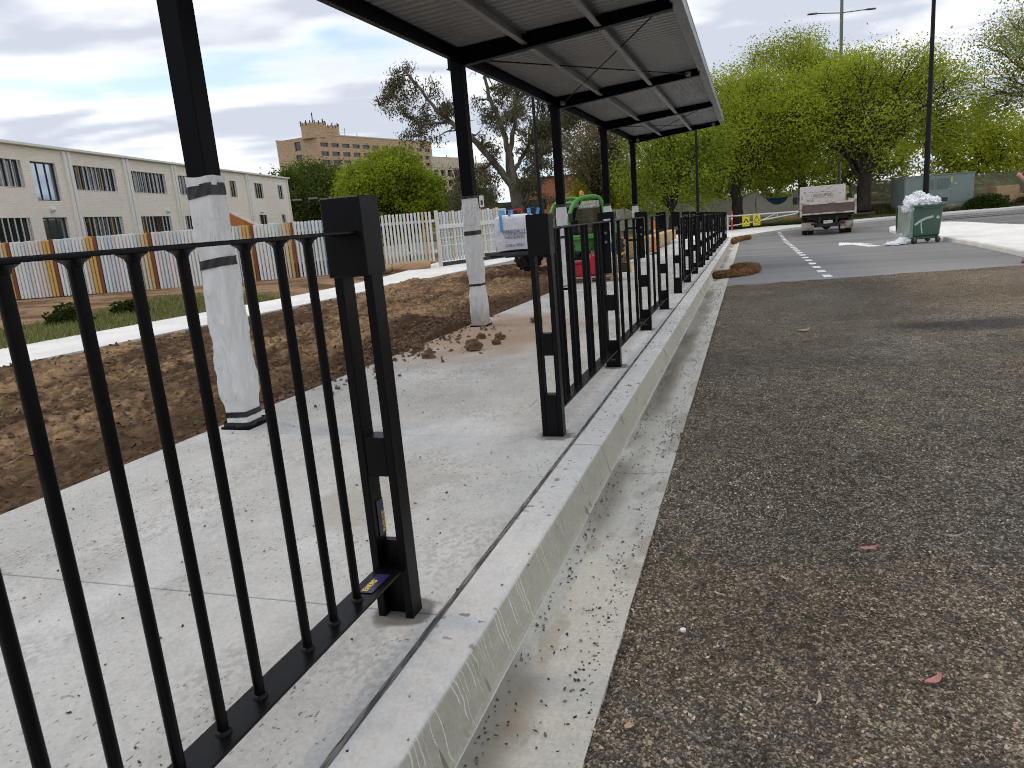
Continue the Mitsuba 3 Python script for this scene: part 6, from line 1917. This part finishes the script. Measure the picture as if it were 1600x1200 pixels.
def fibre_log(lab, pts, r, seed):
    t = thing('fibre_log', lab, 'fibre log', 'brown fibre logs in the gutter')
    pts = np.array(pts, float)
    pts[:, 2] = road_z(pts[:, 1]) + r * 0.85
    k = 60
    s = np.linspace(0, len(pts) - 1, k)
    q = np.stack([np.interp(s, np.arange(len(pts)), pts[:, a]) for a in range(3)], 1)
    for _ in range(4):
        q[1:-1] = (q[:-2] + 2 * q[1:-1] + q[2:]) / 4
    e_ = np.minimum(np.arange(k), np.arange(k)[::-1])
    rr = r * np.clip(0.35 + e_ * 0.16, 0, 1) ** 0.6
    m = tube(q, rr, 26)
    v = m.vertices
    d = meshkit.fbm(v * 16 + seed, 3, seed) - 0.5
    cen = q[np.clip(np.arange(len(v)) // 26, 0, k - 1)]
    o = v - cen
    o /= np.linalg.norm(o, axis=1, keepdims=True) + 1e-9
    add('core', trimesh.Trimesh(v + o * (0.09 * d)[:, None], m.faces, process=False), 'coir', t, smooth=True)
    rr_ = np.random.default_rng(seed)
    n = 14000
    i = rr_.integers(0, k, n)
    a = rr_.normal(size=(n, 3))
    a /= np.linalg.norm(a, axis=1, keepdims=True)
    p = q[i] + a * rr[i][:, None] * 0.97
    dd = a * 0.45 + rr_.normal(size=(n, 3)) * 0.7
    dd /= np.linalg.norm(dd, axis=1, keepdims=True)
    sd = np.cross(dd, rr_.normal(size=(n, 3)))
    sd /= np.linalg.norm(sd, axis=1, keepdims=True)
    Lf = 0.075 * rr_.uniform(0.5, 1.3, (n, 1))
    V = np.stack([p - sd * 0.0045, p + sd * 0.0045, p + dd * Lf], 1).reshape(-1, 3)
    c = np.array([0.24, 0.13, 0.06])[None] * rr_.uniform(0.4, 1.6, (n, 1))
    add('fibres', trimesh.Trimesh(V, np.arange(3 * n).reshape(-1, 3), process=False), 'vcol', t, color=np.repeat(c, 3, 0), kind='stuff')


fibre_log('nearer brown fibre log, bent in a loop across the gutter', [(-0.74, 17.35, 0), (-0.45, 17.30, 0), (-0.1, 17.7, 0), (0.14, 18.35, 0), (0.16, 19.1, 0), (-0.05, 19.6, 0), (-0.40, 19.5, 0)], 0.09, 3)
fibre_log('farther brown fibre log, bent round the end of the kerb', [(-0.72, 36.6, 0), (-0.62, 37.8, 0), (-0.40, 39.0, 0), (0.05, 39.9, 0)], 0.12, 5)

# ---------------------------------------------------------------- fallen leaves and bits of bark on the chips
mat('leaf_pink', lambda p, n, uv: mi.Color3f(0.42, 0.17, 0.15) * (0.8 + 0.4 * fbm(p.x * 90, p.y * 90, 0.0, 2)), 0.6)
mat('leaf_tan', (0.42, 0.30, 0.16), 0.7)
mat('bark_pale', (0.42, 0.37, 0.29), 0.8)


def fallen(name, lab, cat__, x, y, L, w, ang, m, curl=0.3, seed=0):
    u = np.linspace(-1, 1, 13)
    half = w * (1 - u ** 2) ** 0.8 * (1 - 0.25 * u)
    V, k = [], 3
    for a, h in zip(u, half):
        for s in (-1, 0, 1):
            V.append([a * L / 2, s * h / 2 + 0.12 * L * a * a, 0.010 + curl * L * 0.22 * (a * a) * (1 if a > 0 else 0.3) + abs(s) * 0.004])
    q = np.array([[i * k + j, i * k + j + 1, (i + 1) * k + j + 1, (i + 1) * k + j] for i in range(12) for j in range(2)])
    msh = put(M(V, q), (x, y, float(gravel_z(np.array(x), np.array(y))) + 0.005), rz=ang)
    add(name, msh, m, label=lab, cat_=cat__, smooth=True)


fallen('fallen_leaf', 'pink gum leaf lying flat on the chips, the farther of the two pink leaves', 'leaf', 0.46, 3.08, 0.085, 0.026, 0.4, 'leaf_pink')
fallen('fallen_leaf', 'pink gum leaf curling up on the chips near the bottom right corner', 'leaf', 0.505, 2.16, 0.072, 0.024, 0.75, 'leaf_pink', 0.5)
fallen('fallen_leaf', 'small orange leaf scrap at the gutter edge by the bottom of the photo', 'leaf', -0.33, 1.78, 0.03, 0.02, 1.2, 'leaf_tan')
fallen('fallen_leaf', 'curled tan leaf on the brown chips beyond the middle of the open road', 'leaf', 0.60, 9.05, 0.16, 0.09, 0.3, 'leaf_tan', 0.9)
for x, y, L, a, lab in ((0.80, 3.24, 0.075, 0.15, 'straight pale twig to the right of the farther pink leaf'), (0.18, 2.0, 0.07, 1.4, 'grey brown twig standing near the bottom middle of the chips'), (0.12, 2.74, 0.05, -0.6, 'short pale twig left of the nearer pink leaf'),
                        (0.66, 3.95, 0.05, -0.3, 'pale curled bark flake upper right of the pink leaves'), (0.9, 7.3, 0.11, -0.9, 'long pale bark strip on the chips in the middle distance'), (0.98, 9.0, 0.12, 0.2, 'pale bark strip beside the curled tan leaf'), (-0.12, 2.58, 0.04, -0.5, 'tiny pale bark flake near the gutter edge of the chips')):
    fallen('bark_flake', lab, 'bark flake', x, y, L, 0.009, a, 'bark_pale', 0.5)
wst = rock(0.010, 4, 2, 0.5, 0.7)
add('white_pebble', put(wst, (-0.225, 2.31, float(road_z(2.3)) + 0.03)), 'white_trim', label='white pebble on the dark chips close to the gutter', cat_='pebble')

# ---------------------------------------------------------------- the worker at the right edge
import manifold3d as mf


def ball(p, r, n=24):
    return mf.Manifold.sphere(r, n).translate([float(a) for a in p])


def bone_body(joints, bones, refine=0.035, it=8):
    out = None
    for a, b in bones:
        h = mf.Manifold.batch_hull([ball(*joints[a]), ball(*joints[b])])
        out = h if out is None else out + h
    out = out.refine_to_length(refine)
    m = out.to_mesh()
    t = trimesh.Trimesh(m.vert_properties[:, :3], m.tri_verts, process=True)
    trimesh.smoothing.filter_taubin(t, iterations=it)
    return t


mat('skin', lambda p, n, uv: mi.Color3f(0.50, 0.25, 0.18) * (0.85 + 0.3 * fbm(p.x * 14, p.y * 14, p.z * 14, 3)), 0.5)
mat('work_shirt', lambda p, n, uv: mi.Color3f(0.06, 0.07, 0.10) * (0.8 + 0.4 * fbm(p.x * 7, p.y * 7, p.z * 7, 3)), 0.85)
mat('work_trousers', lambda p, n, uv: mi.Color3f(0.09, 0.085, 0.075) * (0.8 + 0.4 * fbm(p.x * 7, p.y * 7, p.z * 7, 3)), 0.9)
mat('boot_tan', lambda p, n, uv: mi.Color3f(0.30, 0.22, 0.13) * (0.8 + 0.4 * fbm(p.x * 20, p.y * 20, p.z * 20, 3)), 0.8)
mat('boot_sole', (0.05, 0.04, 0.03), 0.8)
per = thing('person', 'person in dark work clothes and tan boots raising a bent arm at the right edge', 'person')
PX, PY = 5.46, 17.4
pz = float(road_z(PY)) + 0.005
pf = frame((PX, PY, pz), math.atan2(-0.15, -1.0))      # u the way they face (to the left), v to their left (towards the camera)
J = {k: (np.array(p), r) for k, (p, r) in {
    'pel': ((0, 0, 0.97), 0.135), 'hipL': ((0, 0.10, 0.93), 0.105), 'hipR': ((0, -0.10, 0.93), 0.105), 'kneeL': ((0.08, 0.12, 0.52), 0.068), 'kneeR': ((0.02, -0.12, 0.52), 0.068),
    'ankL': ((0.08, 0.13, 0.12), 0.05), 'ankR': ((-0.05, -0.13, 0.12), 0.05), 'waist': ((0.01, 0, 1.12), 0.125), 'chest': ((0.0, 0, 1.34), 0.145), 'shL': ((0, 0.19, 1.45), 0.068), 'shR': ((0, -0.19, 1.45), 0.068),
    'neck': ((0.01, 0, 1.52), 0.06), 'elL': ((0.30, 0.27, 1.50), 0.048), 'elR': ((-0.06, -0.30, 1.17), 0.046), 'wrL': ((0.46, 0.20, 1.66), 0.032), 'wrR': ((-0.08, -0.32, 0.93), 0.032), 'slL': ((0.24, 0.253, 1.49), 0.056)}.items()}
legs = bone_body(J, [('pel', 'hipL'), ('pel', 'hipR'), ('hipL', 'kneeL'), ('hipR', 'kneeR'), ('kneeL', 'ankL'), ('kneeR', 'ankR'), ('pel', 'waist')])
add('trousers', pf(legs), 'work_trousers', per, smooth=True)
J2 = {k: (p, r + 0.012) for k, (p, r) in J.items()}
sh_ = bone_body(J2, [('waist', 'chest'), ('chest', 'shL'), ('chest', 'shR'), ('shL', 'slL'), ('shR', 'elR'), ('pel', 'waist')])
add('shirt', pf(sh_), 'work_shirt', per, smooth=True)
hd = {**J, 'skull': (np.array((0.02, 0, 1.70)), 0.098), 'jaw': (np.array((0.065, 0, 1.625)), 0.058), 'chin': (np.array((0.085, 0, 1.60)), 0.035), 'nose1': (np.array((0.115, 0, 1.70)), 0.012), 'nose2': (np.array((0.138, 0, 1.66)), 0.015),
      'earL': (np.array((0.0, 0.098, 1.68)), 0.022), 'earR': (np.array((0.0, -0.098, 1.68)), 0.022), 'brow': (np.array((0.098, 0, 1.725)), 0.03)}
skin = bone_body(hd, [('neck', 'skull'), ('neck', 'chest'), ('skull', 'jaw'), ('jaw', 'chin'), ('nose1', 'nose2'), ('skull', 'brow'), ('skull', 'earL'), ('skull', 'earR')], 0.015, 5)
hj = {'elL': J['elL'], 'wrL': J['wrL'], 'sl': J['slL'], 'palm': (np.array((0.50, 0.17, 1.72)), 0.036)}
fing = []
for i in range(4):
    b0 = np.array((0.485 + 0.013 * i, 0.150 + 0.005 * i, 1.745 - 0.012 * i))
    hj[f'a{i}'] = (b0, 0.0105)
    hj[f'b{i}'] = (b0 + np.array((-0.004, -0.036, 0.018 - 0.004 * i)), 0.0095)
    hj[f'c{i}'] = (b0 + np.array((-0.030, -0.052, 0.012 - 0.004 * i)), 0.0085)
    fing += [('palm', f'a{i}'), (f'a{i}', f'b{i}'), (f'b{i}', f'c{i}')]
hj['t0'] = (np.array((0.470, 0.175, 1.715)), 0.014)
hj['t1'] = (np.array((0.440, 0.145, 1.745)), 0.0105)
fing += [('palm', 't0'), ('t0', 't1')]
arm = bone_body(hj, [('sl', 'elL'), ('elL', 'wrL'), ('wrL', 'palm')] + fing, 0.012, 4)
hr = {'wrR': J['wrR'], 'elR': J['elR'], 'palm': (np.array((-0.07, -0.32, 0.86)), 0.036)}
fr_ = []
for i in range(4):
    b0 = np.array((-0.045 - 0.018 * i, -0.325 + 0.002 * i, 0.825 + 0.003 * i))
    hr[f'a{i}'], hr[f'b{i}'], hr[f'c{i}'] = (b0, 0.0105), (b0 + np.array((0.004, 0.004, -0.036 - 0.004 * (i in (1, 2)))), 0.0095), (b0 + np.array((0.002, 0.018, -0.066 - 0.006 * (i in (1, 2)))), 0.0085)
    fr_ += [('palm', f'a{i}'), (f'a{i}', f'b{i}'), (f'b{i}', f'c{i}')]
hr['t0'], hr['t1'] = (np.array((-0.04, -0.30, 0.85)), 0.013), (np.array((-0.015, -0.285, 0.81)), 0.0105)
fr_ += [('palm', 't0'), ('t0', 't1')]
arm2 = bone_body(hr, [('elR', 'wrR'), ('wrR', 'palm')] + fr_, 0.012, 4)
add('body', [pf(skin), pf(arm), pf(arm2)], 'skin', per, smooth=True)
for s in (-1, 1):
    add('eye', pf(put(trimesh.creation.icosphere(subdivisions=2, radius=0.012), (0.107, s * 0.032, 1.695))), 'boot_sole', per, smooth=True)
add('mouth', pf(put(trimesh.Trimesh(trimesh.creation.icosphere(subdivisions=2).vertices * np.array([0.006, 0.024, 0.005]), trimesh.creation.icosphere(subdivisions=2).faces, process=False), (0.117, 0, 1.625))), 'can_red', per, smooth=True)
cap_ = trimesh.creation.icosphere(subdivisions=3, radius=0.112)
cv = cap_.vertices
cv = np.where((cv[:, 2:] < 0.02), cv * np.array([1, 1, 0.0]) + np.array([0, 0, 0.02]), cv)
add('hat', [pf(put(trimesh.Trimesh(cv, cap_.faces, process=False), (0.015, 0, 1.725))), pf(put(lathe([(0.10, 0.0), (0.19, -0.018), (0.19, -0.012), (0.10, 0.012)], 28), (0.015, 0, 1.748)))], 'work_trousers', per, smooth=35)
for sgn, off in ((1, 0.09), (-1, -0.05)):
    a = {'heel': (np.array((off - 0.05, sgn * 0.13, 0.055)), 0.045), 'ank': (np.array((off, sgn * 0.13, 0.17)), 0.062), 'mid': (np.array((off + 0.09, sgn * 0.135, 0.062)), 0.050), 'toe': (np.array((off + 0.19, sgn * 0.145, 0.050)), 0.044)}
    bt_ = bone_body(a, [('heel', 'ank'), ('heel', 'mid'), ('ank', 'mid'), ('mid', 'toe')], 0.02, 5)
    b_ = add('boot', pf(bt_), 'boot_tan', per, smooth=True)
    so = sg.LineString([(off - 0.05, sgn * 0.13), (off + 0.09, sgn * 0.135), (off + 0.19, sgn * 0.145)]).buffer(0.052)
    add('sole', pf(prism(so, 0.026, at=0.0)), 'boot_sole', b_)
